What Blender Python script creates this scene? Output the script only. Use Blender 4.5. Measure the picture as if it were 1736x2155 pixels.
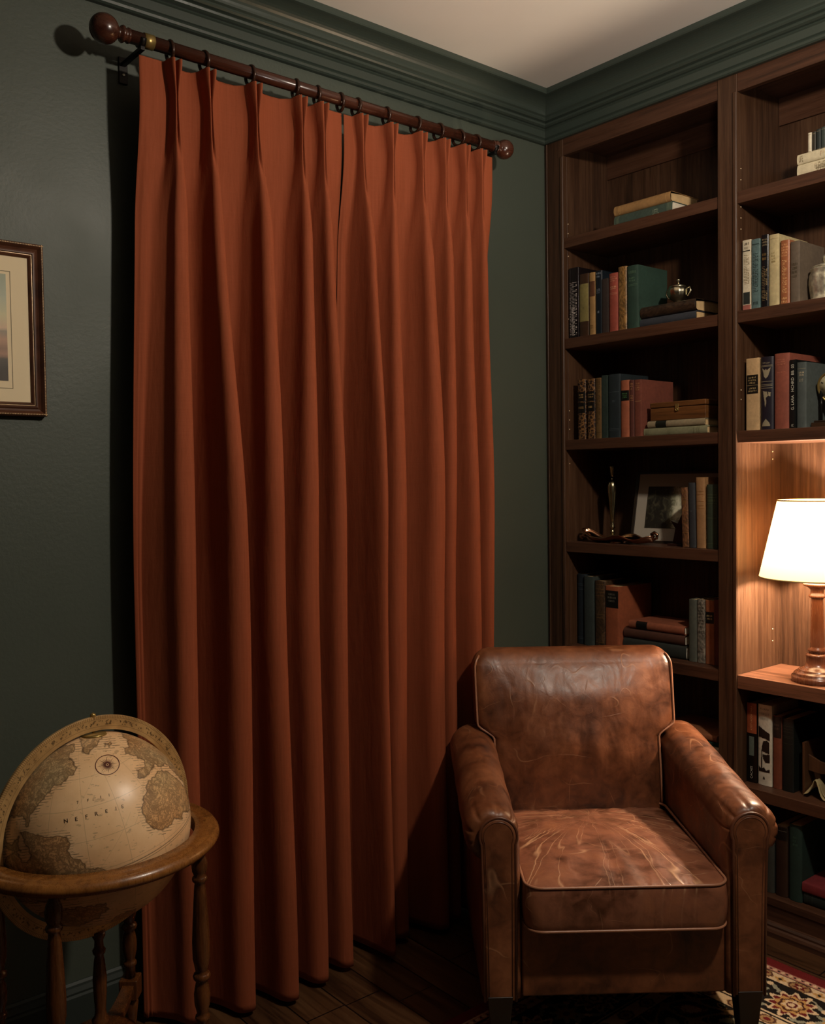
import bpy, bmesh, math, random
import numpy as np
from math import pi, sin, cos, sqrt, atan2, radians
from mathutils import Vector, Matrix
random.seed(7)
for o in list(bpy.data.objects): bpy.data.objects.remove(o)
SC = bpy.context.scene
COL = SC.collection

# ------------------------------------------------------------------ camera
FPX = 1970.0
YAW, PITCH, ROLL = 0.69202, -0.035311, -0.0134676
CAM = Vector((-2.71044, -2.45228, 1.45))
f_ = Vector((sin(YAW)*cos(PITCH), cos(YAW)*cos(PITCH), sin(PITCH)))
r_ = Vector((cos(YAW), -sin(YAW), 0)); u_ = r_.cross(f_)
cr, sr = cos(ROLL), sin(ROLL)
r2 = cr*r_ + sr*u_; u2 = -sr*r_ + cr*u_
cd = bpy.data.cameras.new('camera'); cam = bpy.data.objects.new('camera', cd); COL.objects.link(cam)
M4 = Matrix.Identity(4)
for i in range(3):
    M4[i][0] = r2[i]; M4[i][1] = u2[i]; M4[i][2] = -f_[i]; M4[i][3] = CAM[i]
cam.matrix_world = M4
cd.sensor_fit = 'VERTICAL'; cd.sensor_height = 24.0; cd.lens = FPX/2155*24.0
cd.clip_start = .05
SC.camera = cam
# ------------------------------------------------------------------ world, lights, exposure
W = bpy.data.worlds.new('world'); SC.world = W; W.use_nodes = True
W.node_tree.nodes['Background'].inputs[0].default_value = (.5, .45, .4, 1)
W.node_tree.nodes['Background'].inputs[1].default_value = .0
KEY_POS = (-1.06, -2.08, 2.58); KEY_W = 86.0; KEY_COL = (1.0, .87, .72)
LAMP_W = 46.0; LAMP_COL = (1.0, .77, .56)
UP_W = 40.0   # unseen spot added to brighten the ceiling, not a lamp of the room
ud = bpy.data.lights.new('added_ceiling_fill', 'SPOT'); ud.energy = UP_W; ud.color = (1.0, .92, .83); ud.shadow_soft_size = .12; ud.spot_size = radians(58); ud.spot_blend = .8
uo = bpy.data.objects.new('added_ceiling_fill', ud); COL.objects.link(uo); uo.location = (-1.7, -2.0, 1.75); uo.rotation_euler = (Vector((-.75, -.75, 2.855))-Vector(uo.location)).to_track_quat('-Z', 'Y').to_euler()
ld = bpy.data.lights.new('ceiling_light', 'POINT'); ld.energy = KEY_W; ld.color = KEY_COL; ld.shadow_soft_size = .055
lo = bpy.data.objects.new('ceiling_light', ld); COL.objects.link(lo); lo.location = KEY_POS
SC.view_settings.view_transform = 'Standard'; SC.view_settings.look = 'None'
SC.view_settings.gamma = 1.0; SC.view_settings.use_curve_mapping = False
SC.view_settings.exposure = 0.08

# ------------------------------------------------------------------ helpers
def lin(h):
    if isinstance(h, str):
        h = h.lstrip('#'); c = [int(h[i:i+2], 16)/255 for i in (0, 2, 4)]
    else: c = [x/255 for x in h]
    return tuple((x/12.92 if x <= .04045 else ((x+.055)/1.055)**2.4) for x in c) + (1.0,)

class NT:
    def __init__(s, name, rough=.5, metal=0., spec=.5):
        s.m = bpy.data.materials.new(name); s.m.use_nodes = True; s.t = s.m.node_tree
        s.b = s.t.nodes['Principled BSDF']
        s.b.inputs['Roughness'].default_value = rough; s.b.inputs['Metallic'].default_value = metal
        s.b.inputs['Specular IOR Level'].default_value = spec
    def n(s, typ, ins=None, **kw):
        x = s.t.nodes.new(typ)
        for k, v in kw.items(): setattr(x, k, v)
        if ins:
            for k, v in ins.items(): s.put(x, k, v)
        return x
    def put(s, x, k, v):
        i = x.inputs[k]
        if isinstance(v, bpy.types.Node): v = v.outputs[0]
        if isinstance(v, bpy.types.NodeSocket): s.t.links.new(v, i)
        else:
            if i.type == 'RGBA' and isinstance(v, str): v = lin(v)
            i.default_value = v
    def coord(s, scale=(1, 1, 1), rot=(0, 0, 0), loc=(0, 0, 0)):
        tc = s.n('ShaderNodeTexCoord')
        return s.n('ShaderNodeMapping', {'Vector': tc.outputs['Object'], 'Scale': scale, 'Rotation': rot, 'Location': loc}).outputs[0]
    def noise(s, vec, scale=5, detail=3, rough=.5, dist=0.):
        return s.n('ShaderNodeTexNoise', {'Vector': vec, 'Scale': scale, 'Detail': detail, 'Roughness': rough, 'Distortion': dist}).outputs['Fac']
    def math(s, op, a, b=0., c=None, clamp=False):
        x = s.n('ShaderNodeMath', {0: a, 1: b}, operation=op, use_clamp=clamp)
        if c is not None: s.put(x, 2, c)
        return x.outputs[0]
    def ramp(s, fac, stops, interp='LINEAR'):
        x = s.n('ShaderNodeValToRGB', {'Fac': fac}); cr_ = x.color_ramp; cr_.interpolation = interp
        while len(cr_.elements) > 1: cr_.elements.remove(cr_.elements[0])
        cr_.elements[0].position = stops[0][0]
        def cv(c): return lin(c) if isinstance(c, str) else ((c, c, c, 1) if isinstance(c, (int, float)) else tuple(c))
        cr_.elements[0].color = cv(stops[0][1])
        for p, c in stops[1:]:
            e = cr_.elements.new(p); e.color = cv(c)
        return x.outputs[0]
    def mix(s, fac, a, b, mode='MIX'):
        x = s.n('ShaderNodeMix', data_type='RGBA', blend_type=mode)
        for i, v in ((0, fac), (6, a), (7, b)):
            if isinstance(v, str): v = lin(v)
            if isinstance(v, bpy.types.NodeSocket): s.t.links.new(v, x.inputs[i])
            else: x.inputs[i].default_value = v
        return x.outputs[2]
    def bump(s, h, strength=.3, dist=.002, normal=None):
        x = s.n('ShaderNodeBump', {'Height': h, 'Strength': strength, 'Distance': dist})
        if normal is not None: s.put(x, 'Normal', normal)
        return x.outputs[0]
    def base(s, v): s.put(s.b, 'Base Color', v)
    def out(s, **kw):
        for k, v in kw.items(): s.put(s.b, {'color': 'Base Color', 'rough': 'Roughness', 'normal': 'Normal', 'sheen': 'Sheen Weight'}[k], v)
        return s.m
    def line(s, v, centre=.5, width=.02):
        """thin line where v crosses centre"""
        d = s.math('ABSOLUTE', s.math('SUBTRACT', v, centre))
        return s.math('SUBTRACT', 1.0, s.math('DIVIDE', d, width), clamp=True)

class MB:
    def __init__(s): s.v = []; s.f = []; s.sm = []
    def add(s, vs, fs, smooth=False):
        o = len(s.v); s.v += [tuple(p) for p in vs]; s.f += [tuple(i+o for i in f) for f in fs]; s.sm += [smooth]*len(fs); return s
    def box(s, x0, x1, y0, y1, z0, z1):
        vs = [(x, y, z) for x in (x0, x1) for y in (y0, y1) for z in (z0, z1)]
        return s.add(vs, [(0, 1, 3, 2), (4, 6, 7, 5), (0, 4, 5, 1), (2, 3, 7, 6), (0, 2, 6, 4), (1, 5, 7, 3)])
    def grid(s, P, closed_u=False, closed_v=False, smooth=True, cap=False):
        """P[i][j] points"""
        n = len(P); m = len(P[0]); vs = [p for row in P for p in row]; fs = []
        for i in range(n if closed_u else n-1):
            for j in range(m if closed_v else m-1):
                a = i*m+j; b = i*m+(j+1) % m; c = ((i+1) % n)*m+(j+1) % m; d = ((i+1) % n)*m+j
                fs.append((a, b, c, d))
        s.add(vs, fs, smooth)
        if cap:
            o = len(s.v)-n*m
            s.f.append(tuple(o+j for j in range(m))[::-1]); s.sm.append(False)
            s.f.append(tuple(o+(n-1)*m+j for j in range(m))); s.sm.append(False)
        return s
    def lathe(s, prof, c=(0, 0, 0), n=32, axis='z', mod=None):
        P = []
        for r, z in prof:
            row = []
            for k in range(n):
                a = 2*pi*k/n; rr = r*(mod(a, z) if mod else 1)
                p = (rr*cos(a), rr*sin(a), z)
                if axis == 'x': p = (z, rr*cos(a), rr*sin(a))
                if axis == 'y': p = (rr*cos(a), z, rr*sin(a))
                row.append((p[0]+c[0], p[1]+c[1], p[2]+c[2]))
            P.append(row)
        return s.grid(P, closed_v=True, cap=True)
    def tube(s, pts, r, n=8, closed=False):
        pts = [Vector(p) for p in pts]; N = len(pts); P = []
        up = None
        for i, p in enumerate(pts):
            if closed: t = (pts[(i+1) % N]-pts[i-1]).normalized()
            else: t = (pts[min(i+1, N-1)]-pts[max(i-1, 0)]).normalized()
            if up is None:
                up = Vector((0, 0, 1)) if abs(t.z) < .9 else Vector((0, 1, 0))
            a = (up-t*up.dot(t)).normalized(); b = t.cross(a); up = a
            rr = r(i/(N-1)) if callable(r) else r
            P.append([p+a*(rr*cos(2*pi*k/n))+b*(rr*sin(2*pi*k/n)) for k in range(n)])
        return s.grid(P, closed_u=closed, closed_v=True, cap=not closed)
    def torus(s, c, R, r, axis='x', n=40, m=10, e=None):
        P = []
        for i in range(n):
            a = 2*pi*i/n; row = []
            for j in range(m):
                b = 2*pi*j/m; q = R+r*cos(b); w = r*sin(b)*(e or 1)
                p = {'x': (w, q*cos(a), q*sin(a)), 'z': (q*cos(a), q*sin(a), w), 'y': (q*cos(a), w, q*sin(a))}[axis]
                row.append((p[0]+c[0], p[1]+c[1], p[2]+c[2]))
            P.append(row)
        return s.grid(P, closed_u=True, closed_v=True)
    def prism(s, poly, y0, y1, axis='y', smooth=False):
        n = len(poly); vs = []
        for w in (y0, y1):
            for a, b in poly:
                vs.append({'x': (w, a, b), 'y': (a, w, b), 'z': (a, b, w)}[axis])
        fs = [tuple(range(n)), tuple(range(2*n-1, n-1, -1))]
        o = len(s.v); s.add(vs, fs, False)
        for i in range(n):
            j = (i+1) % n; s.f.append((o+i, o+j, o+n+j, o+n+i)); s.sm.append(smooth)
        return s
    def build(s, name, mat=None, parent=None, origin=None, bevel=0., seg=2, solid=0., sub=0, rot=None):
        me = bpy.data.meshes.new(name)
        ox = origin or (0, 0, 0)
        me.from_pydata([(a-ox[0], b-ox[1], c-ox[2]) for a, b, c in s.v], [], s.f)
        me.polygons.foreach_set('use_smooth', s.sm)
        bm = bmesh.new(); bm.from_mesh(me); bmesh.ops.recalc_face_normals(bm, faces=bm.faces); bm.to_mesh(me); bm.free()
        me.update()
        o = bpy.data.objects.new(name, me); COL.objects.link(o)
        if origin: o.location = origin
        if mat: me.materials.append(mat)
        if parent: o.parent = parent
        if solid:
            md = o.modifiers.new('solid', 'SOLIDIFY'); md.thickness = solid; md.offset = 0
        if bevel:
            md = o.modifiers.new('bevel', 'BEVEL'); md.width = bevel; md.segments = seg; md.limit_method = 'ANGLE'; md.angle_limit = radians(35); md.harden_normals = False
            for p in me.polygons: p.use_smooth = True
            md2 = o.modifiers.new('wn', 'WEIGHTED_NORMAL'); md2.keep_sharp = True
        if sub:
            md = o.modifiers.new('sub', 'SUBSURF'); md.levels = sub; md.render_levels = sub
        return o

def tag(o, label, cat, group=None, kind=None):
    if label: o['label'] = label
    if cat: o['category'] = cat
    if group: o['group'] = group
    if kind: o['kind'] = kind
    return o
def empty(name, loc, label, cat, group=None, rz=0.):
    o = bpy.data.objects.new(name, None); COL.objects.link(o); o.location = loc; o.rotation_euler = (0, 0, rz)
    o.empty_display_size = .05
    return tag(o, label, cat, group)
def struct(o, label=None, cat=None):
    o['kind'] = 'structure'
    if label: o['label'] = label
    if cat: o['category'] = cat
    return o
def sm(x): x = max(0., min(1., x)); return x*x*(3-2*x)
def lerp(a, b, t): return a+(b-a)*t

def text_polys(body, size, bold=False):
    """flat text mesh: verts centred on x, baseline-centred on y"""
    c = bpy.data.curves.new('t', 'FONT'); c.body = body; c.size = size; c.align_x = 'CENTER'; c.align_y = 'CENTER'
    c.resolution_u = 3
    if bold: c.offset = size*.02
    o = bpy.data.objects.new('t', c); COL.objects.link(o)
    dg = bpy.context.evaluated_depsgraph_get(); dg.update()
    me = bpy.data.meshes.new_from_object(o.evaluated_get(dg))
    vs = [tuple(v.co) for v in me.vertices]; fs = [tuple(p.vertices) for p in me.polygons]
    bpy.data.objects.remove(o); bpy.data.meshes.remove(me)
    return vs, fs

# ------------------------------------------------------------------ materials
def m_plain(name, col, rough=.5, metal=0., spec=.5, var=.0, nscale=8, bump=0., bscale=200):
    N = NT(name, rough, metal, spec); c = lin(col) if not isinstance(col, tuple) or len(col) == 3 else col
    if var:
        v = N.noise(N.coord(), nscale, 4)
        d = tuple(x*(1-var) for x in c[:3])+(1,); b = tuple(min(1, x*(1+var)) for x in c[:3])+(1,)
        N.base(N.ramp(v, [(.3, d), (.7, b)]))
    else: N.base(c)
    if bump: N.put(N.b, 'Normal', N.bump(N.noise(N.coord(), bscale, 3), bump, .001))
    return N.m

def m_wall():
    N = NT('green_wall_paint', .5, 0, .4); co = N.coord()
    v = N.noise(co, 1.3, 3)
    N.base(N.ramp(v, [(.3, lin('424940')), (.7, lin('484f45'))]))
    h = N.noise(co, 90, 4, .6)
    N.put(N.b, 'Normal', N.bump(h, .25, .003))
    N.put(N.b, 'Roughness', N.ramp(N.noise(co, 3, 3), [(.3, .46), (.7, .58)]))
    return N.m
def m_trim():
    N = NT('green_trim_paint', .33, 0, .5); co = N.coord()
    N.base(lin('38413a'))
    N.put(N.b, 'Normal', N.bump(N.noise(co, 22, 3, .5), .12, .006))
    return N.m
def m_wood(name, c0, c1, axis='z', scale=1., rough=.42, bump=.15, spec=.4, c2=None):
    N = NT(name, rough, 0, spec)
    s = {'x': (1.6, 40, 40), 'y': (40, 1.6, 40), 'z': (40, 40, 1.6)}[axis]
    s = tuple(k*scale for k in s)
    co = N.coord(s); a = N.noise(co, 1.6, 6, .62, .35)
    b = N.noise(N.coord(tuple(k*3.4 for k in s)), 3.0, 3, .6)
    c = N.noise(N.coord(tuple(k*.16 for k in s)), 2.0, 2)
    v = N.math('ADD', N.math('MULTIPLY', a, .6), N.math('ADD', N.math('MULTIPLY', b, .25), N.math('MULTIPLY', c, .3)))
    st = [(.42, c0), (.72, c1)]
    if c2: st = [(.40, c0), (.56, c1), (.78, c2)]
    N.base(N.ramp(v, st))
    N.put(N.b, 'Normal', N.bump(v, bump, .002))
    N.put(N.b, 'Roughness', N.ramp(b, [(.3, rough-.06), (.7, rough+.1)]))
    return N.m
def m_leather(name='brown_leather_shaded', mode=None, c0='4a2615', c1='7a4627', c2='b58660'):
    N = NT(name, .36, 0, .5); co = N.coord()
    big = N.noise(co, 5.5, 4, .6, .4); med = N.noise(co, 22, 4, .6, .8)
    v = N.math('ADD', N.math('MULTIPLY', big, .65), N.math('MULTIPLY', med, .35))
    col = N.ramp(v, [(.36, c0), (.52, c1), (.75, '935c3a')])
    lines = None
    for sc, rot, ns, w, cen in (((1, 2.6, 2.6), (0, .5, .3), 3.2, .006, .5), ((2.5, 1, 1.1), (.3, -.7, 1.1), 3.0, .006, .47), ((1.2, 1, 2.4), (.2, .9, -.6), 4.2, .005, .53)):
        l = N.line(N.noise(N.coord(sc, rot), ns, 2, .35, .15), cen, w)
        msk = N.ramp(N.noise(N.coord((1, 1, 1), rot, (3, 1, 2)), 9, 2), [(.52, 0.), (.66, 1.)])
        l = N.math('MULTIPLY', l, msk)
        lines = l if lines is None else N.math('MAXIMUM', lines, l)
    wr = N.math('MULTIPLY', lines, .6)
    if mode == 'seat':
        sx = N.n('ShaderNodeSeparateXYZ', {0: co}); nz = N.noise(co, 9, 3, .5)
        x = N.math('ADD', sx.outputs[0], N.math('MULTIPLY', N.math('SUBTRACT', nz, .5), .035))
        y = N.math('SUBTRACT', .10, sx.outputs[1])
        th = N.n('ShaderNodeMath', {0: x, 1: y}, operation='ARCTAN2').outputs[0]
        cmb = N.n('ShaderNodeCombineXYZ', {0: N.math('MULTIPLY', th, 2.2), 1: N.math('MULTIPLY', y, .55), 2: 0.})
        rad = N.line(N.noise(cmb.outputs[0], 2.2, 1, .3), .5, .014)
        rad2 = N.line(N.noise(cmb.outputs[0], 2.9, 1, .3), .44, .010)
        r = N.math('MAXIMUM', rad, N.math('MULTIPLY', rad2, .7))
        r = N.math('MULTIPLY', r, N.ramp(N.noise(co, 6, 2), [(.38, .25), (.55, 1.)]))
        r = N.math('MULTIPLY', r, N.ramp(sx.outputs[2], [(.405, .12), (.425, 1.)]))
        wr = N.math('MAXIMUM', wr, r)
    col = N.mix(N.math('MULTIPLY', wr, .85), col, lin(c2))
    N.base(col)
    grain = N.n('ShaderNodeTexVoronoi', {'Vector': co, 'Scale': 260.}, feature='SMOOTH_F1').outputs['Distance']
    cre = N.noise(N.coord((1, 1, 1), (.3, .2, 0)), 26, 5, .6, 1.2)
    fold = N.noise(N.coord((1.6, 1, .5), (0, 0, .2)), 9, 2, .5, .6)
    b1 = N.bump(grain, .10, .0008)
    b2 = N.bump(cre, .18, .004, b1)
    b3 = N.bump(wr, .35, .002, b2)
    b4 = N.bump(fold, .30, .016, b3)
    N.put(N.b, 'Normal', b4)
    N.put(N.b, 'Roughness', N.ramp(med, [(.3, .34), (.7, .48)]))
    return N.m
def m_fabric():
    N = NT('rust_linen', .85, 0, .2); co = N.coord()
    v = N.noise(N.coord((60, 60, 1.5)), 3, 4, .6); w = N.noise(N.coord((2, 2, 200)), 4, 2)
    c = N.noise(co, 2.2, 3)
    s_ = N.math('ADD', N.math('MULTIPLY', v, .5), N.math('ADD', N.math('MULTIPLY', w, .2), N.math('MULTIPLY', c, .3)))
    N.base(N.ramp(s_, [(.3, lin('824024')), (.7, lin('944c30'))]))
    h = N.math('ADD', N.noise(N.coord((900, 900, 60)), 1, 2), N.noise(N.coord((50, 50, 900)), 1, 2))
    b1 = N.bump(h, .12, .0006)
    N.put(N.b, 'Normal', N.bump(N.noise(N.coord((6, 6, 1.6)), 3.2, 4, .55), .28, .010, b1))
    N.b.inputs['Sheen Weight'].default_value = .15; N.b.inputs['Sheen Roughness'].default_value = .5
    N.b.inputs['Sheen Tint'].default_value = lin('d07a50')
    return N.m

MW = m_wall(); MT = m_trim()
M_ceil = m_plain('off_white_ceiling_paint', 'dcd8d0', .9, var=.03, nscale=3, bump=.1, bscale=120)
WD = dict(c0='26180f', c1='412a1b', c2='5a402d')
M_wz = m_wood('walnut_vertical', axis='z', **WD); M_wy = m_wood('walnut_lengthwise', axis='y', c0='2a190f', c1='472c1d', c2='583a29', rough=.45)
M_leather = m_leather(c0='3c2013', c1='6a3d24', c2='a87a58'); M_seat = m_leather('brown_leather_seat_lit', 'seat', c0='4c2a19', c1='80503a', c2='c09672')  # leather tone lowered for shade; seat copy left lighter for its highlight
M_pipe = m_plain('leather_piping', '9a6a50', .32, var=.2)
M_pdk = m_plain('dark_leather_piping', '5a3524', .34, var=.2)
M_legs = m_plain('dark_leg_wood', '1c120c', .4)
M_fab = m_fabric()
M_rod = m_wood('mahogany_stain', '2e170f', '4c291c', axis='x', scale=.8, rough=.22, bump=.04, spec=.6)
M_ring = m_plain('dark_bronze', '3a2318', .25, .4, .6)
M_brass = m_plain('aged_brass', 'a08850', .32, .7, var=.25, nscale=25)
M_silver = m_plain('tarnished_silver', 'c8c0a4', .26, 1., var=.35, nscale=40)
M_iron = m_plain('black_iron', '1b1816', .4, .6)
M_pages = m_plain('book_pages', 'c9a878', .8, var=.12, nscale=60)
M_pages_w = m_plain('pale_book_pages', 'd8cdb8', .8, var=.08, nscale=60)

# ------------------------------------------------------------------ room shell
M_lowbounce = m_plain('low_bounce_dark', '1b1410', .6)  # dark finish made up for the unseen walls to cut bounced light
H = 2.855; XL, YF = -3.9, -3.7
def floor():
    N = NT('floor_boards', .34, 0, .45)
    tc = N.n('ShaderNodeTexCoord'); sx = N.n('ShaderNodeSeparateXYZ', {0: tc.outputs['Object']})
    bx = N.math('DIVIDE', sx.outputs[0], .125); idx = N.math('FLOOR', bx); fr = N.math('FRACT', bx)
    rnd = N.n('ShaderNodeTexWhiteNoise', {'W': idx}, noise_dimensions='1D').outputs[0]
    yy = N.math('ADD', sx.outputs[1], N.math('MULTIPLY', rnd, 7.))
    cv = N.n('ShaderNodeCombineXYZ', {0: N.math('MULTIPLY', sx.outputs[0], 26), 1: N.math('MULTIPLY', yy, 1.6), 2: rnd}).outputs[0]
    g = N.noise(cv, 1.5, 6, .6, .8)
    v = N.math('ADD', g, N.math('MULTIPLY', N.math('SUBTRACT', rnd, .5), .25))
    col = N.ramp(v, [(.3, '2a190e'), (.5, '4a301c'), (.75, '63452b')])
    end = N.math('FRACT', N.math('DIVIDE', yy, 1.4))
    gap = N.math('MAXIMUM', N.math('MAXIMUM', N.math('LESS_THAN', fr, .02), N.math('GREATER_THAN', fr, .985)), N.math('LESS_THAN', end, .003))
    N.base(N.mix(gap, col, '0a0604'))
    N.put(N.b, 'Normal', N.bump(N.math('SUBTRACT', N.math('MULTIPLY', g, .3), gap), .4, .002))
    N.put(N.b, 'Roughness', N.ramp(g, [(.3, .28), (.7, .45)]))
    return N.m
struct(MB().box(XL-.1, .4, YF-.1, .1, -.05, 0).build('floor', floor(), origin=(0, 0, 0)))
struct(MB().box(XL-.1, .4, YF-.1, .1, H, H+.05).build('ceiling', M_ceil))
struct(MB().box(XL-.1, .4, 0, .1, 0, H).build('wall_back', MW))
struct(MB().box(.30, .4, YF-.1, 0, 0, H).build('wall_right', MW))
struct(MB().box(XL-.1, XL, YF-.1, 0, 0, H).build('wall_left', M_lowbounce))
struct(MB().box(XL, .3, YF-.1, YF, 0, H).build('wall_front', M_lowbounce))
# crown moulding: distance from wall, height
CP = [(0, 2.711), (.014, 2.711), (.019, 2.715), (.020, 2.722), (.017, 2.727), (.023, 2.730), (.024, 2.754), (.028, 2.757), (.026, 2.762), (.034, 2.763),
      (.041, 2.767), (.043, 2.773), (.040, 2.777), (.050, 2.779), (.054, 2.784), (.053, 2.790), (.060, 2.794)]
for k in range(1, 11):
    a = k/10*pi/2
    CP.append((.060+.062*(1-cos(a)), 2.794+.041*sin(a)))
CP += [(.128, 2.836), (.130, 2.840), (.130, H), (0, H)]
def crown(name, along):
    n = len(CP); A = []; B = []
    for p, z in CP:
        if along == 'x': A.append((XL, -p, z)); B.append((-p, -p, z))
        else: A.append((-p, YF, z)); B.append((-p, -p, z))
    m = MB(); m.grid([A+[A[0]], B+[B[0]]], smooth=False)
    o = m.build(name, MT)
    return struct(o, {'x': 'dark green crown moulding above the curtain', 'y': 'dark green crown moulding above the bookcase'}[along], 'moulding')
crown('trim_1', 'x'); crown('trim_2', 'y')
bb = MB(); prof = [(0, 0), (-.016, 0), (-.016, .098), (-.013, .104), (-.014, .110), (-.009, .122), (-.008, .128), (-.003, .134), (0, .134)]
bb.grid([[(x, a, b) for a, b in prof+[prof[0]]] for x in (XL, -.002)], smooth=False)
MTb = m_plain('baseboard_paint', '2a322d', .6)
struct(bb.build('baseboard_back', MTb))
bb = MB(); bb.grid([[(XL-a, y, b) for a, b in prof+[prof[0]]] for y in (YF, 0)], smooth=False)
struct(bb.build('baseboard_left', MTb))

# cap, stem and rose added out of view to block the main light's upward spill
cl = empty('added_lamp_cap', KEY_POS, 'unseen dark cap and stem added over the main light to block its upward spill', 'ceiling lamp')
M_cap = m_plain('dark_lamp_metal', '1e1a16', .5, .3)
MB().lathe([(.001, .060), (.075, .052), (.098, .040), (.098, .036), (.074, .048), (.001, .056)], (0, 0, 0), 40).build('light_block_cap', M_cap, cl)
MB().lathe([(.001, .060), (.006, .060), (.006, .262), (.001, .262)], (0, 0, 0), 16).build('stem', M_cap, cl)
MB().lathe([(.001, .255), (.05, .258), (.055, .274), (.001, .2745)], (0, 0, 0), 32).build('added_rose', M_cap, cl)

# ------------------------------------------------------------------ bookcase
BK = .265
bc = empty('bookcase', (0, 0, 0), 'tall dark walnut built-in bookcase filling the wall right of the curtain', 'bookcase')
def part(name, mb, mat, bevel=.0012, label=None, parent=bc, **k):
    o = mb.build(name, mat, parent, bevel=bevel, **k)
    if label: o['label'] = label
    return o
YE = -1.53
part('stile', MB().box(-.004, .018, -.094, -.003, .0, 2.711), M_wz, .002)
part('stile_bead', MB().box(-.009, -.0035, -.019, -.013, .05, 2.711), M_wz, .0024, 'thin raised bead near the wall')
part('stile_bead', MB().box(-.0085, -.0035, -.094, -.081, .10, 2.648), M_wz, .003)
part('stile', MB().box(-.004, .018, -.812, -.744, .0, 2.711), M_wz, .002)
part('stile_bead', MB().box(-.0085, -.0035, -.812, -.799, .10, 2.655), M_wz, .003)
part('stile', MB().box(-.004, .018, YE, -1.46, .0, 2.711), M_wz, .002)
part('top_rail', MB().box(-.001, .018, -.744, -.094, 2.650, 2.712), M_wy)
part('top_rail', MB().box(-.001, .018, -1.46, -.812, 2.655, 2.712), M_wy)
part('side_panel', MB().box(.018, BK, -.094, -.076, 0, 2.70), M_wz)
part('side_panel', MB().box(.018, BK, -.762, -.744, 0, 2.70), M_wz)
part('side_panel', MB().box(.018, BK, -.810, -.792, 0, 2.70), M_wz)
part('side_panel', MB().box(.018, BK, -1.48, -1.46, 0, 2.70), M_wz)
part('back_panel', MB().box(BK, BK+.01, -.79, -.02, 0, 2.71), M_wz)
part('back_panel', MB().box(BK, BK+.01, -1.50, -.79, 0, 2.71), M_wz)
part('back_rail', MB().box(BK-.010, BK, -.744, -.094, 2.608, 2.70), M_wy)
part('back_rail', MB().box(BK-.010, BK, -1.46, -.810, 2.606, 2.70), M_wy)
part('top_panel', MB().box(.018, BK, -1.48, -.076, 2.695, 2.711), M_wy)
SHZ = {'A': 2.344, 'B': 1.969, 'C': 1.589, 'D': 1.204, 'E': .811, 'F': .449, '0': .116}
for k in 'ABCDEF':
    part('shelf', MB().box(.000, BK, -.744, -.094, SHZ[k]-.038, SHZ[k]), M_wy, .0018)
for k in 'ABCF':
    part('shelf', MB().box(.000, BK, -1.46, -.812, SHZ[k]-.038, SHZ[k]), M_wy, .0018)
M_desk = m_wood('walnut_desk_lit', '38200f', '6a4430', axis='y', c2='80563f', rough=.42, bump=.06)  # walnut lightened for this shelf to stand in for lamp light
part('desk_shelf', MB().box(-.004, BK, -1.46, -.812, .762, .806), M_desk, .0018, 'lamp-lit wide shelf under the open niche')
for y0, y1 in ((-.744, -.094), (-1.46, -.812)):
    part('bottom_shelf', MB().box(.000, BK, y0, y1, .092, .116), M_wy)
part('plinth', MB().box(.004, .02, -1.46, -.094, .0, .092), M_wy)
pm = MB(); pp = [(.004, 0), (-.020, 0), (-.020, .016), (-.016, .024), (-.010, .028), (-.010, .034), (-.004, .040), (.004, .042)]
pm.grid([[(a, y, b) for a, b in pp+[pp[0]]] for y in (YE, -.003)], smooth=False)
part('plinth_moulding', pm, M_wy, 0)
M_peg = m_plain('pale_peg_sleeve', 'e6cba4', .4)
for y, zz in ((-.0945, (2.40, 2.365, 2.28, 2.045, 1.70, 1.665, 1.63, 1.50)), (-.8105, (2.42, 2.385, 2.30, 2.265, 2.23, 1.72, 1.69))):
    for z in zz:
        MB().lathe([(.002, 0), (.0019, -.0014)], (.022, y, z), 10, 'y').build('peg_hole', M_peg, bc)
for z in (1.525, 1.50, 1.18, 1.15, 1.12, .93, .89):
    MB().lathe([(.002, 0), (.0019, -.0014)], (.215, -.8105, z), 10, 'y').build('peg_hole', M_peg, bc)
bpy.context.view_layer.update()

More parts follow.
